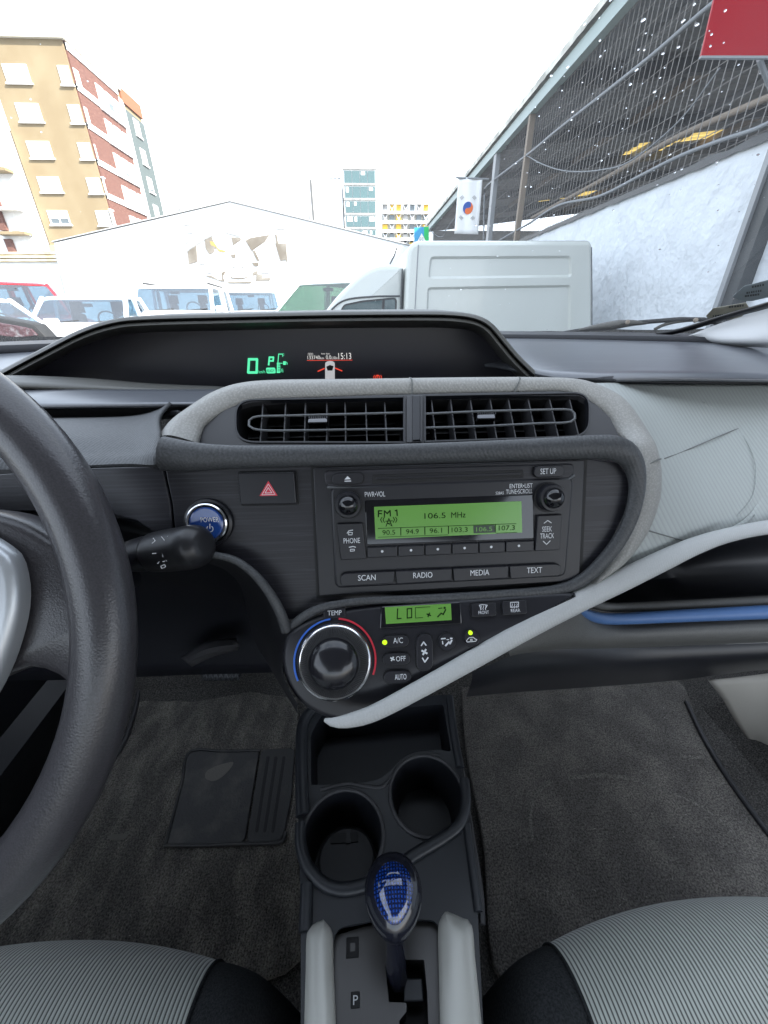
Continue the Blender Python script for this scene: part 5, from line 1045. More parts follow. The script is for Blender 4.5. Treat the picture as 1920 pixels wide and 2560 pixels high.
b = B(); wallbox(b, xc-.4, xc+.16, y_br+.6, y_gr+.1, ztop-1.0, ztop+.0); b.build('orange_parapet', 'brick_orange', ab, smooth=0)
b = B(); wallbox(b, xl-.1, xc+.25, YB-.25, y_br+.6, ztop-.3, ztop); b.build('parapet', 'cream', ab, smooth=0)
b = B(); wallbox(b, xl, xc, y_gr, y_gr+4, 0, ztop-3); b.build('rear_wall', 'white_wall', ab, smooth=0)
def win(parent, P0, P1, nrm, wall_off, shut=.0, mull=True):
    """window between two opposite corners on an upright wall; nrm points outward"""
    x0, y0, z0 = P0; x1, y1, z1 = P1; n = Vector(nrm); t = Vector((x1-x0, y1-y0, 0)); w_ = t.length; t.normalize()
    fr = Fr(Vector(((x0+x1)/2, (y0+y1)/2, (z0+z1)/2)) + n*wall_off, n, t); h_ = abs(z1-z0)
    R = lambda a, c, e, f: [Vector((a, c)), Vector((e, c)), Vector((e, f)), Vector((a, f))]
    o_ = R(-w_/2, -h_/2, w_/2, h_/2); i_ = R(-w_/2+.09, -h_/2+.09, w_/2-.09, h_/2-.09)
    q = plate_holes(fr, o_, [i_], -.02, .06).build('window', 'frame_white', parent, smooth=0)
    B().prism(fr, i_, -.02, .012).build('pane', 'pane', q, smooth=0)
    if mull: B().prism(fr, R(-.04, -h_/2+.09, .04, h_/2-.09), .0, .05).build('mullion', 'frame_white', q, smooth=0)
    if shut > 0: B().prism(fr, R(-w_/2+.09, h_/2-.09-(h_-.18)*shut, w_/2-.09, h_/2-.09), .01, .04).build('shutter', 'shutter', q, smooth=0)
    B().prism(fr, R(-w_/2-.1, -h_/2-.1, w_/2+.1, -h_/2), -.02, .14).build('sill', 'frame_white', q, smooth=0)
rowsY = [(160, 208, 2, 70), (258, 305, 35, 100), (353, 396, 63, 127), (442, 481, 90, 151), (526, 562, 115, 172)]
for k, (y0, y1, x0, x1) in enumerate(rowsY):
    a = at(x0+2, y0, YB); c = at(x1, y1, YB); wd = at(x1-5, y0, YB).x-a.x
    win(ab, (a.x, YB, a.z), (a.x+wd, YB, c.z), (0, -1, 0), .0, [1, 1, .95, .9, .6][k])
for k, (y0, y1, x0, x1) in enumerate([(164, 212, 143, 178), (262, 308, 168, 200), (357, 398, 193, 222), (445, 484, 215, 243), (527, 564, 238, 262)]):
    a = at(x0, y0, YB); c = at(x0+5, y1, YB); win(ab, (a.x, YB, a.z), (xc-.06, YB, c.z), (0, -1, 0), .0, 1, False)
    yy = atx([192, 215, 236, 256, 275][k], (y0+y1)/2, xc).y; win(ab, (xc, YB+.2, a.z), (xc, min(yy, YB+2.6), c.z), (1, 0, 0), .12, 1 if k < 3 else .3, False)
zrow = [at(150+125*((y-83)/477), y, YB).z for y in (188, 285, 377, 465, 546)]
span = y_br-(YB+2.8)
for k, z in enumerate(zrow):
    for j in range(3):
        ya = YB+2.9+span*(j+.12)/3; win(ab, (xc, ya, z-.75), (xc, ya+span*.2+.25, z+.75), (1, 0, 0), .12, rnd.choice((1, .7, .4)), j == 2)
    b = B(); wallbox(b, xc, xc+.2, YB+.1, y_br, z+1.35, z+1.75); b.build('band', 'white_wall', ab, smooth=0)
    ya = y_br+1.2+(y_gr-y_br-1.2)*.25
    if k < 5: win(ab, (xc, ya, z-.7), (xc, ya+1.0, z+.5), (1, 0, 0), .14, rnd.choice((1, .8)), False)
# ---- white block with balconies left of it
wb = thing('apartment_building', 'white apartment block with balconies at the far left, beside the yellow one', 'building', D(xl-6, YB-3, 0))
xw = at(108, 610, YB-.6).x
b = B(); wallbox(b, xw-16, xw, YB-.6, YB+10, 0, ztop-5.2); b.build('wall', 'white_wall', wb, smooth=0)
for k, (x0, y0, x1, y1) in enumerate([(-22, 360, 18, 412), (2, 456, 44, 508), (22, 528, 66, 570), (50, 602, 86, 632)]):
    a = at(x0, y0, YB-.6); c = at(x1, y1, YB-.6); win(wb, (a.x, YB-.6, a.z), (c.x-.6, YB-.6, c.z), (0, -1, 0), 0, .9 if k else .5)
    b = B(); wallbox(b, a.x-1.2, c.x+.3, YB-1.5, YB-.62, c.z-.55, c.z-.35 if k in (0, 2) else c.z-.45); b.build('balcony_slab', 'yellow_wall' if k in (0, 2) else 'white_wall', wb, smooth=0)
    b = B(); wallbox(b, a.x-1.1, a.x-.55, YB-.9, YB-.62, c.z-.2, a.z+.1); b.build('brick_jamb', 'brick', wb, smooth=0)
# ---- old boundary wall with a tiled top in front of them
ow = thing('boundary_wall', 'old whitewashed wall with a tiled coping behind the red car', 'wall', D(-18, 24, 0))
a = at(-150, 640, 24); c = at(148, 655, 24)
b = B(); wallbox(b, a.x-6, c.x, 24, 24.5, 0, c.z); b.build('wall', 'white_wall', ow, smooth=0)
for k in range(3):
    b = B(); z = c.z+.02+k*.16; b.add([D(a.x-6, 23.85+k*.12, z), D(c.x, 23.85+k*.12, z), D(c.x, 24.7, z), D(a.x-6, 24.7, z), D(a.x-6, 23.85+k*.12, z+.1), D(c.x, 23.85+k*.12, z+.1), D(c.x, 24.7, z+.13), D(a.x-6, 24.7, z+.13)], [(3, 2, 1, 0), (4, 5, 6, 7), (0, 1, 5, 4), (1, 2, 6, 5), (2, 3, 7, 6), (3, 0, 4, 7)]); b.build('coping', 'stone', ow, smooth=0)
b = B(); p = [at(88, 615, 26.5), at(135, 612, 26.5), at(137, 650, 26.5), at(88, 645, 26.5)]
b.prism(Fr(D(0, 26.5, 0), (0, -1, 0)), [Vector((q.x, q.z)) for q in p], -.4, 0); b.build('ruined_gable', 'stone', ow, smooth=0)
# ---- glass office tower
OY = 110.0
of = thing('office_tower', 'white office tower with green glass bands beyond the warehouse roof', 'building', D(at(898, 600, OY).x, OY, 0))
x0 = at(855, 402, OY).x; x1 = at(941, 402, OY).x; zt = at(898, 402, OY).z
b = B(); wallbox(b, x0, x1, OY, OY+16, 0, zt); b.build('wall', 'white_wall', of, smooth=0)
for y0, y1 in ((428, 459), (467, 496), (504, 532), (541, 567), (576, 600)):
    za = at(898, y0, OY).z; zb = at(898, y1, OY).z; 
    for j in range(4):
        w_ = (x1-x0-.6)/4; xa = x0+.3+j*w_
        b = B(); wallbox(b, xa+.06, xa+w_-.06, OY-.15, OY, zb, za); o = b.build('window', 'office_glass', of, smooth=0)
        if rnd.random() < .5:
            b = B(); wallbox(b, xa+.3, xa+w_*rnd.uniform(.4, .9), OY-.2, OY-.15, za-(za-zb)*rnd.uniform(.3, .55), za-.1); b.build('blind', 'shutter', o, smooth=0)
    b = B(); wallbox(b, x0, x1, OY-.3, OY-.05, za+.25, za+.6); b.build('floor_line', 'mural_grey', of, smooth=0)
b = B(); wallbox(b, x0+1, x1-1, OY+1, OY+8, zt, zt+.2)
for j in range(14): wallbox(b, x0+.6+j*.6, x0+.9+j*.6, OY+.1, OY+.3, zt-1.7, zt-1.7+rnd.uniform(.3, 1.2))
b.build('roof_plant', 'mural_grey', of, smooth=0)
an = thing('office_annex', 'plain white block with a thin dark edge, left of the glass tower', 'building', D(at(810, 560, OY+2).x, OY+2, 0))
x0 = at(778, 448, OY+2).x; x1b = at(854, 448, OY+2).x
b = B(); wallbox(b, x0, x1b, OY+2, OY+14, 0, at(800, 448, OY+2).z); b.build('wall', 'white_wall', an, smooth=0)
b = B(); wallbox(b, x0-.45, x0+.1, OY+1.8, OY+2.2, 0, at(800, 450, OY+2).z); b.build('edge', 'dark_line', an, smooth=0)
b = B(); zz = at(800, 448, OY+2).z
for j in range(7): wallbox(b, x0+1.5+j*.9, x0+2+j*.9, OY+2, OY+2.4, zz, zz+rnd.uniform(.2, .6))
b.build('roof_rail', 'mural_grey', an, smooth=0)
# ---- yellow and white lattice block
LY = 95.0; la = thing('balcony_block', 'white apartment block with yellow and white balcony lattice, left of the shed', 'building', D(at(1010, 600, LY).x, LY, 0))
x0 = at(955, 520, LY).x; x1 = at(1075, 520, LY).x
b = B(); wallbox(b, x0, x1, LY+1, LY+12, 0, at(960, 524, LY).z); b.build('wall', 'cream', la, smooth=0)
for ky, y in enumerate((522, 546, 570, 592, 612)):
    z = at(1010, y, LY).z
    b = B(); wallbox(b, x0, x1, LY-.1, LY+1, z+.75, z+1.15); b.build('balcony_slab', 'frame_white', la, smooth=0)
    for j in range(7):
        xa = x0+(x1-x0)*(j+.1)/7; xb = x0+(x1-x0)*(j+.82)/7
        b = B(); wallbox(b, xa, xb, LY+.5, LY+1, z-.9, z+.7); o = b.build('bay', rnd.choice(['lattice_yellow', 'pane', 'mural_grey', 'lattice_yellow' if j < 3 else 'mural_grey']), la, smooth=0)
        b = B(); fr_ = Fr(D(0, LY+.35, 0), (0, -1, 0)); 
        for s_ in (-1, 1): 
            m_ = (xa+xb)/2; dx = (xb-xa)/2*s_; b.add([D(m_-dx-.08, LY+.3, z-.9), D(m_-dx+.08, LY+.3, z-.9), D(m_+dx+.08, LY+.3, z+.7), D(m_+dx-.08, LY+.3, z+.7)], [(0, 1, 2, 3)])
        if (j+ky) % 2: b.build('cross_brace', 'frame_white', o, smooth=0, solid=.1)
b = B()
# ---- low roofs on the skyline
for k, (xa, xb, y, lab_) in enumerate([(385, 520, 506, 'pale distant block on the skyline left of the warehouse ridge'), (690, 780, 533, 'low pale distant roofs right of the warehouse ridge')]):
    a = at(xa, y, 130); c = at(xb, y, 130); b = B(); wallbox(b, a.x, c.x, 130, 140, 0, a.z)
    t = thing('distant_building', lab_, 'building', D((a.x+c.x)/2, 130, 0)); b.build('wall', 'white_wall', t, smooth=0)
    for j in range(8):
        b = B(); xx = a.x+(c.x-a.x)*(j+.2)/8; wallbox(b, xx, xx+(c.x-a.x)*.07, 129.8, 130, a.z-1.6, a.z-.5); b.build('window', 'mural_grey', t, smooth=0)
# ---- plastered wall and shed on the right
SX = 3.4; wz = atx(1600, 480, SX).z
pw_ = thing('plaster_wall', 'rough white plastered wall on the right under the shed mesh', 'wall', D(SX, 5, 0))
b = B(); nY, nZ = 130, 26; gr_ = []
for i in range(nZ+1):
    gr_.append([D(SX - .012*(noise.noise((y_*2.3, i*.25, 3)) + .6*noise.noise((y_*6, i*.8, 1))), y_, wz*i/nZ) for y_ in [-1.5+26*j/nY for j in range(nY+1)]])
b.grid(gr_); b.build('plaster_face', 'plaster', pw_, smooth=60)
b = B(); wallbox(b, SX+.02, SX+.22, -1.5, 24.5, 0, wz-.01); b.build('core', 'plaster', pw_, smooth=0)
b = B()
py_ = [-1.5+26*j/260 for j in range(261)]
b.grid([[D(SX-.03, y_, wz-.02+.015*noise.noise((y_*5, 0, 0))) for y_ in py_], [D(SX-.03, y_, wz+.04+.02*noise.noise((y_*4, 5, 0))) for y_ in py_], [D(SX+.25, y_, wz+.05) for y_ in py_]]); b.build('coping', 'steel_dark', pw_, smooth=0)
sh = thing('shed', 'open shed roof on the right, its side closed with wire mesh', 'shed', D(8, 8, 0))
zf = atx(1310, 285, SX).z; Y0, Y1 = -9.0, atx(1068, 566, SX).y
b = B(); wallbox(b, SX-.10, SX+.02, Y0, Y1, zf-.20, zf-.02); b.build('gutter', 'gutter', sh, smooth=0)
b = B(); nn = 220
b.grid([[D(SX-.16+.012*noise.noise((j*.9, 0, 0)), Y0+(Y1-Y0)*j/nn, zf+.0) for j in range(nn+1)], [D(SX-.16+.012*noise.noise((j*.9, 3, 0)), Y0+(Y1-Y0)*j/nn, zf+.10+.01*noise.noise((j*1.3, 0, 4))) for j in range(nn+1)], [D(SX+.3, Y0+(Y1-Y0)*j/nn, zf+.13) for j in range(nn+1)]]); b.build('roof_edge', 'roof_edge', sh, smooth=0)
# corrugated sheeting, ridges running across, with yellow translucent sheets let in
nr = 420; RS = .10; XS = [SX-.05+.5*i for i in range(25)]
def roof_hit(px, py):
    d = ray(px, py); s_ = (zf+.02-SX*RS-ZC)/(d.z-d.x*RS); return CAM+d*s_
holes = []
for (xa, ya, xb, yb_) in ((1545, 395, 1700, 345), (1705, 352, 1835, 318), (1335, 512, 1420, 492), (1425, 492, 1490, 474)):
    p = roof_hit(xa, ya); q = roof_hit(xb, yb_); holes.append((min(p.x, q.x)-.1, max(p.x, q.x)+.1, min(p.y, q.y), max(p.y, q.y)))
gxx = lambda x_, j: D(x_, Y0+(Y1-Y0)*j/nr, zf+.02+(x_-SX)*RS + .03*(1 if (j//2) % 2 else -1))
allX = sorted(set(XS + [v for h in holes for v in h[:2]]))
b = B(); ys_ = B()
b.v = [gxx(x_, j) for x_ in allX for j in range(nr+1)]
sheets = [B() for _ in holes]
for i in range(len(allX)-1):
    for j in range(nr):
        f_ = (i*(nr+1)+j, i*(nr+1)+j+1, (i+1)*(nr+1)+j+1, (i+1)*(nr+1)+j); xm = (allX[i]+allX[i+1])/2; ym = Y0+(Y1-Y0)*(j+.5)/nr; hit = None
        for h, s_ in zip(holes, sheets):
            if h[0] < xm < h[1] and h[2] < ym < h[3]: hit = s_
        if hit is None: b.f.append(f_)
        else: hit.add([b.v[k] for k in f_], [(0, 1, 2, 3)])
b.build('roof_sheeting', 'roof_under', sh, smooth=0)
for s_ in sheets:
    if s_.f: s_.build('yellow_roof_sheet', 'yellow_sheet', sh, smooth=0)
for k in range(12):
    y_ = Y0+2+k*2.6
    if y_ > Y1-.5: break
    b = B(); b.add([D(SX, y_, zf-.25), D(SX+12, y_, zf-.25+12*RS), D(SX+12, y_+.12, zf-.25+12*RS), D(SX, y_+.12, zf-.25), D(SX, y_, zf-.05), D(SX+12, y_, zf-.05+12*RS), D(SX+12, y_+.12, zf-.05+12*RS), D(SX, y_+.12, zf-.05)], [(3, 2, 1, 0), (4, 5, 6, 7), (0, 1, 5, 4), (1, 2, 6, 5), (2, 3, 7, 6), (3, 0, 4, 7)]); b.build('rafter', 'steel_dark', sh, smooth=0)
for k in range(6):
    x_ = SX+1.0+k*1.7; b = B(); wallbox(b, x_, x_+.1, Y0, Y1, zf-.13+(x_-SX)*RS, zf-.02+(x_-SX)*RS); b.build('purlin', 'steel_grey' if k % 2 == 0 else 'rust', sh, smooth=0)
b = B(); wallbox(b, SX+11.6, SX+11.9, Y0, Y1, 0, 3.4); b.build('back_wall', 'steel_grey', sh, smooth=0)
b = B(); wallbox(b, SX+.3, SX+11.6, Y1-.2, Y1, 0, zf-.1); b.build('end_wall', 'steel_grey', sh, smooth=0)
for px, m_, w_ in ((1226, 'steel_grey', .10), (1296, 'rust', .045)):
    p = atx(px, 560, SX-.03); b = B(); wallbox(b, p.x-.05, p.x+.05, p.y-w_, p.y+w_, .0 if px < 1250 else wz, zf-.1); b.build('post', m_, sh, smooth=0)
# mesh: wires up and along
b = B(); wr = .0045
yy = 2.2
while yy < Y1:
    b.tube([D(SX+.03, yy+rnd.uniform(-.01, .01), wz), D(SX+.03, yy+rnd.uniform(-.01, .01), zf-.05)], wr, 4, cap=False); yy += .105
for k in range(13):
    z_ = wz+.08+(zf-wz-.1)*k/12; b.tube([D(SX+.045, y_, z_) for y_ in [1.5+(Y1-1.5)*i/14 for i in range(15)]], wr, 4, cap=False)
b.build('wire_mesh', 'wire', sh, smooth=0, kind='stuff')
# cables strung along the mesh
def cable(label, pts, r, X=SX-.06, m='cable'):
    o = B().tube([atx(x, y, X) for x, y in cat(pts, 60)], r, 6).build('cable', m, smooth=80); tag(o, label, 'cable', 'cables along the shed')
cable('grey conduit running high across the shed mesh', [(1950, -120), (1780, 10), (1640, 130), (1540, 210), (1400, 320), (1330, 378), (1220, 462), (1212, 480), (1209, 600)], .022)
cable('thick cable along the foot of the mesh, above the plastered wall', [(1990, 270), (1900, 318), (1800, 352), (1700, 390), (1600, 440), (1500, 490), (1400, 512), (1320, 560), (1250, 600)], .018)
cable('thin wire sagging across the middle of the mesh', [(1310, 385), (1360, 412), (1420, 428), (1500, 425), (1580, 400), (1700, 300), (1800, 170)], .008)
cable('loose wire hanging in a bow left of the flag', [(1140, 540), (1118, 570), (1105, 592), (1085, 585), (1070, 568)], .012)
cable('brown timber batten under the lower mesh, at a slant', [(1940, 236), (1700, 340), (1560, 420), (1450, 480), (1330, 545)], .03, SX+.15, 'rust')
# dark upright at the far right
pc_ = atx(1880, 620, SX-.05); 
cl = thing('steel_column', 'dark steel column against the plastered wall', 'column', D(pc_.x, pc_.y, 0))
b = B(); wallbox(b, pc_.x-.06, pc_.x+.06, pc_.y-.08, pc_.y+.05, 0, wz+.35); b.build('web', 'steel_dark', cl, smooth=0)
b = B(); wallbox(b, pc_.x-.09, pc_.x-.06, pc_.y+.04, pc_.y+.09, 0, wz+.35); b.build('flange', 'steel_grey', cl, smooth=0)
b = B(); wallbox(b, pc_.x-.085, pc_.x-.061, pc_.y-.10, pc_.y-.05, 0, wz+.35); b.build('flange', 'steel_dark', cl, smooth=0)
# ---- flag banner
FX = atx(1175, 520, SX-.55); FY = FX.y
fg = thing('flag_banner', 'white upright banner with a red and blue disc, hung on the shed post', 'banner', D(FX.x, FY, atx(1175, 585, SX-.55).z))
FFr = Fr(at(1174, 515, FY), (0, -1, 0))
b = B(); q = FFr.uvs([(1136, 584), (1146, 444), (1206, 446), (1196, 586)]); rowsF = []
for i in range(13):
    t_ = i/12; a = q[0].lerp(q[1], t_); c = q[3].lerp(q[2], t_); rowsF.append([FFr.P(a.lerp(c, j/12), .012*sin(j*.9+i*.3)) for j in range(13)])
b.grid(rowsF); b.build('cloth', 'flag_white', fg, smooth=60, solid=.004)
F2 = FFr.off(.016); c = F2.uv(1170, 520); r = F2.mm(1170, 520, 12.5)
A_ = c+Vector((r*cos(radians(80)), r*sin(radians(80)))); B_ = c*2-A_
def semi(a0, b0, sg): m_ = (a0+b0)/2; v = a0-m_; return [m_ + Matrix.Rotation(sg*pi*i/8, 2) @ v for i in range(1, 8)]
S_ = semi(A_, c, -1) + [c] + semi(c, B_, 1)
def half(right):
    if right: return [c+Vector((r*cos(t_), r*sin(t_))) for t_ in [radians(-100+180*i/16) for i in range(17)]] + S_
    return [c+Vector((r*cos(t_), r*sin(t_))) for t_ in [radians(80+180*i/16) for i in range(17)]] + S_[::-1]
for nm, m_, tp in (('red_half', 'flag_red', True), ('blue_half', 'flag_blue', False)):
    b = B(); P = half(tp); b.add([F2.P(p, .0) for p in P], [tuple(range(len(P)))]); b.build(nm, m_, fg, smooth=0)
b = B()
for cx_, cy_, s_ in ((1186, 494, 1), (1155, 494, -1), (1182, 545, -1), (1153, 544, 1)):
    for k in (-1, 0, 1):
        a = (cx_+s_*k*3.0*.7, cy_-k*3.0*.7) ; u_x, u_y = 4.5*.7, s_*4.5*.7
        line2(b, F2, [(cx_-u_x+k*2.6*.75, cy_-u_y*1.0-k*s_*2.6*.75 if False else cy_-u_y+(-k*s_)*2.6*.75), (cx_+u_x+k*2.6*.75, cy_+u_y+(-k*s_)*2.6*.75)], 1.1, 0)
b.build('bars', 'mural_grey', fg, smooth=0)
b = B(); b.tube([at(1140, 444, FY), at(1222, 448, FY)], .02, 6); b.build('rod', 'steel_grey', fg)
# ---- signs
rs = thing('red_sign', 'glossy red sign board hanging in front of the shed, upper right', 'sign', at(1800, 140, 2.6))
RSF = Fr(at(1800, 100, 2.6), (0, -1, 0))
B().prism(RSF, RSF.uvs([(1752, 143), (1812, -120), (2250, -140), (2250, 143)]), -.008, 0, .002).build('board', 'red_sign', rs, smooth=0)
B().prism(RSF, RSF.uvs([(1751, 146), (1752, 140), (2250, 140), (2250, 148)]), -.012, .004).build('lower_edge', 'steel_grey', rs, smooth=0)
b = B(); b.tube([at(1898, 148, 2.62), at(1912, 185, 2.66), at(1930, 230, 2.7)], .012, 8); b.build('bracket', 'steel_grey', rs)
gs = thing('shop_sign', 'small blue and green sign with a white triangle, behind the van roof', 'sign', at(1055, 603, 20))
GS = Fr(at(1054, 585, 20), (0, -1, 0))
B().prism(GS, GS.uvs([(1036, 640), (1036, 569), (1060, 567), (1060, 640)]), -.15, 0).build('blue_field', 'sign_blue', gs, smooth=0)
B().prism(GS, GS.uvs([(1060, 640), (1060, 567), (1072, 566), (1072, 640)]), -.15, 0).build('green_field', 'sign_green', gs, smooth=0)
b = B(); fill2(b, GS, [(1043, 604), (1054, 583), (1065, 604)], .02); b.build('triangle', 'frame_white', gs, smooth=0)
b = B(); letters(b, GS, 'G', 1048, 594, 1052, 602, .04); letters(b, GS, 'C', 1054, 594, 1058, 602, .04); b.build('letters', 'steel_grey', gs, smooth=0)
# ================================================================== vehicles
def loopbox(b, rings): b.grid(rings, closed=True)
def car(name, label, loc, head, Ln, W, H, paint, belt, hood_z, ws0, ws1, rr1, rr0, group=None, glass='car_glass', wheels=True, tail=None, rails=False, lean=.16):
    """Parked car. x runs forward, origin on the ground at the middle. ws0/ws1: foot/top of the windscreen, rr1/rr0: top/foot of the rear glass (x)."""
    t = thing(name, label, 'car', loc, group); rot = Matrix.Rotation(head, 3, 'Z'); base = Vector(loc)
    def w(x, y, z): return base + rot @ Vector((x, y, z))
    hw = W/2; x0, x1 = -Ln/2, Ln/2; tz = tail or belt
    prof = [(x0+.05, .28), (x0, .5), (x0+.04, tz-.12), (x0+.16, tz), (rr0, belt+.01), (rr0+.02, belt+.01), (0, belt-.01), (ws0-.02, belt-.01), (ws0+.25, hood_z+.03), (x1-.5, hood_z-.06), (x1-.12, hood_z-.16), (x1, hood_z-.34), (x1, .45), (x1-.06, .28)]
    b = B(); secs = [(hw*.86, .02), (hw*.97, .0), (hw, -.03)]
    rings = []
    for f_, dz in ((-1, 0),):
        pass
    ys = [-hw, -hw*.985, -hw*.90, 0, hw*.90, hw*.985, hw]; dz_ = [-.06, -.02, .0, .02, .0, -.02, -.06]; rows = []
    for y_, dz in zip(ys, dz_): rows.append([w(x, y_, z + (dz if z > .7 else 0)) for x, z in prof])
    b.grid(rows); n = len(prof); b.f.append(tuple(range(n))); b.f.append(tuple(reversed(range(len(b.v)-n, len(b.v)))))
    b.build('body', paint, t, smooth=50)
    # greenhouse: roof shell and pillars
    rw = hw*(1-lean); bw = hw*.93
    def gp(x, z, side): f_ = (z-belt)/(H-belt); return w(x, side*(bw+(rw-bw)*f_), z)
    def pane_(nm, pts, k=.97):
        c_ = sum(pts, Vector())/4; B().add([c_+(p-c_)*k for p in pts], [(0, 1, 2, 3)]).build(nm, glass, t, smooth=0)
    pane_('rear_glass', [gp(rr0, belt, -1), gp(rr0, belt, 1), gp(rr1, H-.04, 1), gp(rr1, H-.04, -1)])
    for s_ in (-1, 1): pane_('side_glass', [gp(rr0+.02, belt, s_), gp(ws0-.02, belt, s_), gp(ws1-.02, H-.04, s_), gp(rr1+.02, H-.04, s_)])
    # what shows through the glass: dash, seats, wheel
    b = B(); q_ = [(ws0+.1, belt-.02), (ws0-.35, belt+.02), (ws0-.4, belt-.25), (ws0, belt-.3)]
    b.grid([[w(x, y_*bw*.95, z) for x, z in q_] for y_ in (-1, 1)], closed=True); b.build('dash', 'car_inside', t, smooth=0)
    for s_ in (-1, 1):
        xs_ = (ws0+rr0)/2-.05; b = B(); b.tube([w(xs_+.12, s_*.38, belt-.45), w(xs_, s_*.38, belt-.1), w(xs_-.07, s_*.38, belt+.18)], [.2, .24, .2], 12, flat=.35, up=(1, 0, 0)); se = b.build('seat_back', 'car_inside', t, smooth=60)
        b = B(); b.tube([w(xs_-.08, s_*.38, belt+.2), w(xs_-.1, s_*.38, belt+.4)], [.13, .12], 12, flat=.5); b.build('headrest', 'car_inside', se, smooth=60)
    fr_ = Fr(w(ws0-.55, .36, belt+.06), rot @ Vector((-1, 0, .5)), rot @ Vector((0, 1, 0))); B().tube([fr_.P(p) for p in circ((0, 0), .18, 20)]+[fr_.P((.18, 0))], .016, 6).build('steering_wheel', 'car_inside', t, smooth=60)
    b = B(); m_ = w(ws1+.02, 0, H-.16); b.box(tuple(m_-Vector((.1, .03, .03))), tuple(m_+Vector((.1, .03, .03)))); b.build('mirror_inside', 'car_inside', t)
    # roof
    rows = []
    for f_ in (-1, -.96, -.8, 0, .8, .96, 1):
        rows.append([w(x, f_*rw*1.01, z - (.05 if abs(f_) == 1 else .012 if abs(f_) > .9 else 0)) for x, z in ((rr1-.04, H-.05), (rr1+.06, H), ((rr1+ws1)/2, H+.02), (ws1-.08, H), (ws1+.03, H-.045))])
    B().grid(rows).build('roof', paint, t, smooth=60, solid=.03)
    for s_ in (-1, 1):
        def bar(nm, pa, pb, r_): B().tube([gp(*pa, s_), gp(*pb, s_)], r_, 8, flat=.7).build(nm, paint, t, smooth=60)
        bar('windscreen_post', (ws0+.04, belt-.03), (ws1, H-.03), .045); bar('rear_post', (rr0, belt-.02), (rr1, H-.03), .07)
        xm = (ws1+rr1)/2+.05; bar('door_post', (xm-.03, belt-.02), (xm-.1, H-.03), .05)
        if rr1 < -1.2: bar('luggage_post', (rr1+.75, belt-.02), (rr1+.8, H-.03), .05)
        b = B(); m_ = w(ws0-.12, s_*(hw+.09), belt+.05); fr_ = Fr(m_, rot @ Vector((1, 0, 0)), rot @ Vector((0, 1, 0)))
        b.prism(fr_, fillet([Vector((-.1, -.07)), Vector((.1, -.07)), Vector((.1, .08)), Vector((-.1, .08))], .04, 4), -.06, .06, .03); mi = b.build('mirror', paint if paint != 'car_red' else 'trim_black', t, smooth=50)
        b = B(); fr2 = Fr(m_-rot @ Vector((.065, 0, 0)), rot @ Vector((-1, 0, 0)), rot @ Vector((0, 1, 0))); b.prism(fr2, fillet([Vector((-.08, -.055)), Vector((.08, -.055)), Vector((.08, .06)), Vector((-.08, .06))], .03, 3), -.001, .004); b.build('mirror_glass', 'van_glass', mi)
        b = B(); hc = w(x1-.06, s_*hw*.72, hood_z-.30); fr_ = Fr(hc, rot @ Vector((1, 0, .15)), rot @ Vector((0, 1, 0))); b.prism(fr_, fillet([Vector((-.2, -.09)), Vector((.2, -.09)), Vector((.2, .09)), Vector((-.2, .09))], .06, 4), -.04, .03, .01); b.build('headlight', 'lamp', t)
        if rails: B().tube([w(rr1+.1, s_*rw*.9, H+.06), w(ws1-.3, s_*rw*.9, H+.06)], .025, 8).build('roof_rail', 'trim_black', t)
        if wheels:
            for xw_ in (x0+.75, x1-.8):
                wc = w(xw_, s_*(hw-.1), .33); fr_ = Fr(wc, rot @ Vector((0, s_, 0)), rot @ Vector((1, 0, 0)))
                b = B(); b.lathe(fr_, (0, 0), [(.30, -.12), (.33, -.1), (.33, .08), (.31, .1), (.22, .1)], 24); wl = b.build('wheel', 'tyre', t)
                b = B(); b.lathe(fr_, (0, 0), [(.22, .09), (.21, .11), (.06, .115), (.01, .115)], 24); b.build('rim', 'rim', wl)
    # windscreen with wipers, number of small cues
    b = B(); gw = [gp(ws0+.02, belt+.0, -1), gp(ws0+.02, belt+.0, 1), gp(ws1+.02, H-.06, 1), gp(ws1+.02, H-.06, -1)]
    ctr = sum(gw, Vector())/4; gw = [ctr+(p-ctr)*.95 + rot @ Vector((.012, 0, .008)) for p in gw]; b.add(gw, [(0, 1, 2, 3)]); wsn = b.build('windscreen', glass, t, smooth=0)
    for s_ in (-.55, .25): B().tube([w(ws0+.10, s_*hw, belt+.03), w(ws0-.02, (s_+.55)*hw, belt+.07)], .012, 5).build('wiper', 'trim_black', t)
    # seats behind the glass cannot be seen through tinted panes; the mirror inside shows as a pale block
    return t
G = 'cars parked in front'
car('parked_car', 'white saloon car with a blue-tinted windscreen, facing us on the left', at(258, 900, 9.0).xy.to_3d()*1.0, radians(-90+14), 4.3, 1.70, 1.42, 'car_white', .93, .93, .62, -.10, -1.2, -1.75, G)
car('parked_suv', 'tall white off-road car with a wide blue windscreen in the middle of the row', D(-4.62, 11.6, 0), radians(-90+8), 4.6, 1.92, 1.70, 'car_white', 1.12, 1.12, .85, .38, -2.0, -2.2, G, rails=True, lean=.12)
car('parked_suv', 'smaller white off-road car half hidden behind the tall one', D(-3.7, 15.2, 0), radians(-90+16), 4.4, 1.85, 1.72, 'car_white', 1.12, 1.1, .8, .35, -1.9, -2.1, G, lean=.12)
car('parked_car', 'red off-road car at the far left, seen from its side', D(-8.35, 11.0, 0), radians(-32), 4.2, 1.75, 1.78, 'car_red', 1.08, 1.05, .75, .25, -1.8, -2.0, G)
car('parked_car', 'low white car at the left edge with its bonnet towards the saloon', D(-6.3, 7.2, 0), radians(-30), 4.1, 1.68, 1.36, 'car_white', .92, .9, .70, -.05, -1.2, -1.7, G)
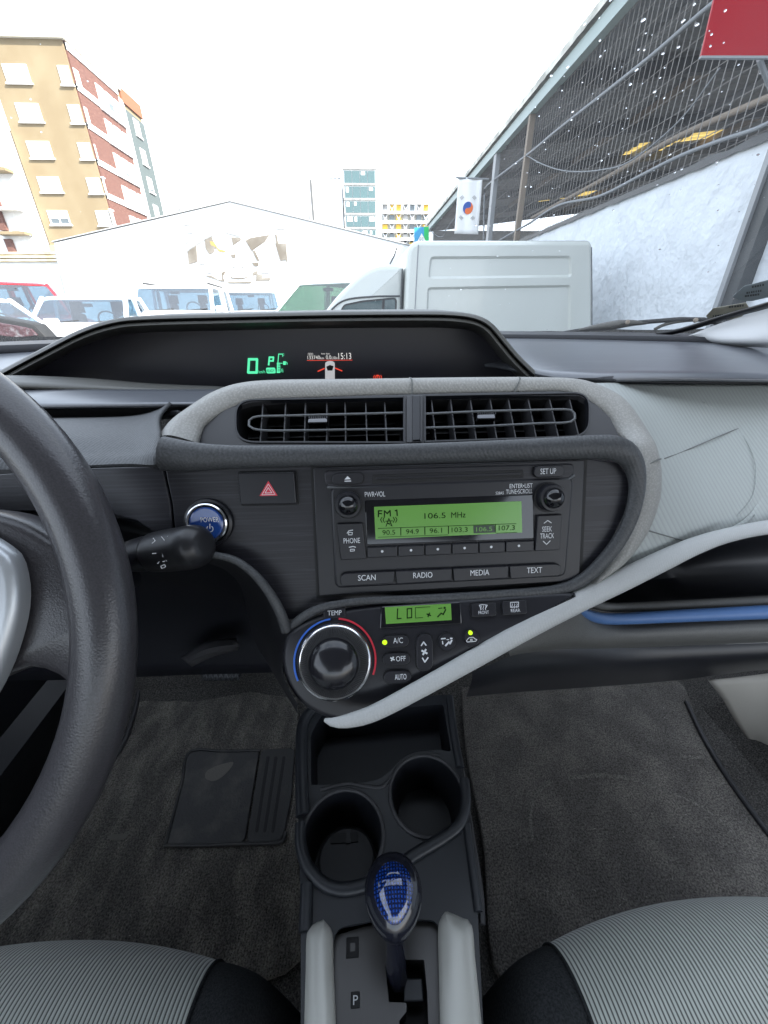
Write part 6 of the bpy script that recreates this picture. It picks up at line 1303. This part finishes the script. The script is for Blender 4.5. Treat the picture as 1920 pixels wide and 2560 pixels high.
car('parked_car', 'white car with a green-tinted windscreen half hidden behind the van cab', D(-.55, 9.0, 0), radians(-90-32), 4.2, 1.75, 1.66, 'car_white', 1.0, 1.0, .95, .1, -1.7, -2.0, G, glass='green_glass')
# ---- box van, side on, pointing left
VY = 5.2; vr = at(1484, 600, VY); vl = at(1012, 603, VY); vz = vr.z
vn = thing('box_van', 'white van with a tall box body, its side towards us', 'van', D((vl.x+vr.x)/2, VY+.8, 0), None)
def rbox(x0, x1, y0, y1, z0, z1, r=.07):
    b = B(); fr_ = Fr(D(0, y0, 0), (0, -1, 0)); q = fillet([Vector((x0, z0)), Vector((x1, z0)), Vector((x1, z1)), Vector((x0, z1))], [.02, .02, r, r*1.6], 6); b.prism(fr_, q, -(y1-y0), 0, .05); return b
SIDE = Fr(D(0, VY, 0), (0, -1, 0))
bq = fillet([Vector((vl.x-.02, .45)), Vector((vr.x+.36, .45)), Vector((vr.x, vz)), Vector((vl.x+.03, vz))], [.02, .04, .07, .16], 8)
pn = [fillet(SIDE.uvs([(1070, 697), (1075, 641), (1428, 639), (1430, 693)]), .05, 5), fillet(SIDE.uvs([(1062, 905), (1068, 718), (1428, 712), (1426, 900)]), .05, 5)]
b = plate_holes(SIDE, inset(bq, .05), pn, -.02, 0); b.build('side_panel', 'van_white', vn, smooth=40)
b = B(); b.grid([[SIDE.P(p, -.0) for p in inset(bq, .05)], [SIDE.P(p, -.012) for p in inset(bq, .02)], [SIDE.P(p, -.05) for p in bq], [SIDE.P(p, -1.5) for p in bq], [SIDE.P(p, -1.55) for p in inset(bq, .05)]], closed=True); n = len(bq); b.f.append(tuple(4*n+i for i in range(n))); b.build('box_body', 'van_white', vn, smooth=60)
for q in pn:
    b = B(); i1 = inset(q, .025); n = len(q); b.grid([[SIDE.P(p, -.001) for p in q], [SIDE.P(p, -.022) for p in i1]], closed=True); b.f.append(tuple(n+i for i in range(n))); b.build('recessed_panel', 'van_white', vn, smooth=40)
B().tube([at(1046, 612, VY-.004), at(1041, 700, VY-.004), at(1036, 800, VY-.004), at(1034, 900, VY-.004)], .006, 6).build('panel_joint', 'steel_grey', vn)
B().tube([at(1479, 618, VY-.004), at(1480, 720, VY-.004), at(1480, 838, VY-.004)], .005, 6).build('panel_joint', 'steel_dark', vn)
# cab
cabo = [(1006, 900), (1008, 668), (985, 662), (950, 663), (915, 676), (880, 704), (845, 738), (815, 775), (780, 815), (700, 850), (690, 960), (1000, 960)]
CS = Fr(D(0, VY+.06, 0), (0, -1, 0))
q = [Vector(p) for p in cat([tuple(p) for p in CS.uvs(cabo[1:10])], 40)] + CS.uvs(cabo[10:])
q = [CS.uv(*cabo[0])] + q if False else q
b = B(); b.prism(CS, q, -1.35, 0, .06); b.build('cab', 'van_white', vn, smooth=50)
dr = CS.off(.004)
line = [(1000, 740), (940, 741), (880, 746), (850, 756), (828, 775), (805, 800)]
B().tube([dr.P(dr.uv(*p), .0) for p in cat(line, 30)], .010, 6).build('door_joint', 'steel_dark', vn, smooth=80)
B().tube([dr.P(dr.uv(*p), .0) for p in [(1006, 672), (1003, 740), (1000, 840), (998, 900)]], .010, 6).build('door_joint', 'steel_dark', vn)
wq = fillet(dr.uvs([(838, 810), (862, 765), (905, 756), (988, 748), (986, 815)]), .03, 4)
B().prism(dr, inset(wq, -.02), -.004, .006).build('window_seal', 'trim_black', vn, smooth=0)
b = B(); b.prism(dr, wq, 0, .009); dw = b.build('door_window', 'van_glass', vn, smooth=0)
B().prism(dr, dr.uvs([(952, 815), (956, 750), (962, 750), (958, 815)]), .005, .012).build('window_post', 'trim_black', dw, smooth=0)
B().tube([at(975, 660, VY+.3), at(985, 640, VY+.25), at(992, 620, VY+.2)], .008, 5).build('aerial', 'trim_black', vn)
for xw_ in (vl.x-.75, vr.x-.55):
    fr_ = Fr(D(xw_, VY+.06, .30), (0, -1, 0)); b = B(); b.lathe(fr_, (0, 0), [(.27, -.15), (.30, -.12), (.30, .0), (.28, .03), (.2, .03)], 28); wl = b.build('wheel', 'tyre', vn)
    b = B(); b.lathe(fr_, (0, 0), [(.2, .02), (.19, .04), (.05, .045), (.01, .045)], 28); b.build('rim', 'rim', wl)
# dark wet car glass just beyond the left end of the dash
dk = thing('parked_car', 'dark maroon car close by at the left edge with wet tinted glass', 'car', D(-3.9, 3.6, 0), G)
a = [at(-160, 772, 3.0), at(0, 795, 3.0), at(60, 806, 3.0), at(82, 812, 3.0), at(116, 848, 3.0), at(50, 856, 3.0), at(0, 850, 3.0), at(-160, 830, 3.0)]
DKF = Fr(D(0, 3.0, 0), (0, -1, 0))
b = B(); b.prism(DKF, [Vector((p.x, p.z)) for p in a], -.12, -.01, .02); b.build('tail_body', 'trim_black', dk, smooth=40)
i_ = inset([Vector((p.x, p.z)) for p in a], .03); b = B(); b.prism(DKF, i_, -.02, .004, .003); b.build('rear_glass', 'car_dark', dk, smooth=0)
lowq = [Vector((p.x, p.z)) for p in (a[7], a[6], a[5], a[4])]
b = B(); b.prism(DKF, [Vector((a[7].x, .3)), Vector((a[4].x+.1, .3)), Vector((a[4].x+.05, a[4].z-.01)), Vector((a[5].x, a[5].z-.012)), Vector((a[6].x, a[6].z-.012)), Vector((a[7].x, a[7].z-.012))], -1.4, .02, .03); b.build('tail_panel', 'car_white', dk, smooth=40)
for xw_ in (a[7].x+.35, a[4].x-.2):
    fr_ = Fr(D(xw_, 3.1, .30), (0, -1, 0)); b = B(); b.lathe(fr_, (0, 0), [(.27, -.15), (.30, -.12), (.30, .05), (.28, .13), (.2, .13)], 24); b.build('wheel', 'tyre', dk)
# ---- unseen car roof, added to block overhead sky and give cabin light direction
rf = thing('added_car_roof', 'unseen pale headliner, added above the seats to shape the cabin light', 'car roof', D(0, -.5, ZC+.27))
rows = [[D(x, y, ZC+.31-.05*(x/.6)**2-.06*max(0, (y-.0)/.4)**2-.05*max(0, (-y-.7)/.6)**2) for x in [-.6+1.2*j/16 for j in range(17)]] for y in [-1.6+1.75*i/16 for i in range(17)]]
B().grid(rows).build('headliner', 'pillar_trim', rf, smooth=60, solid=.03)
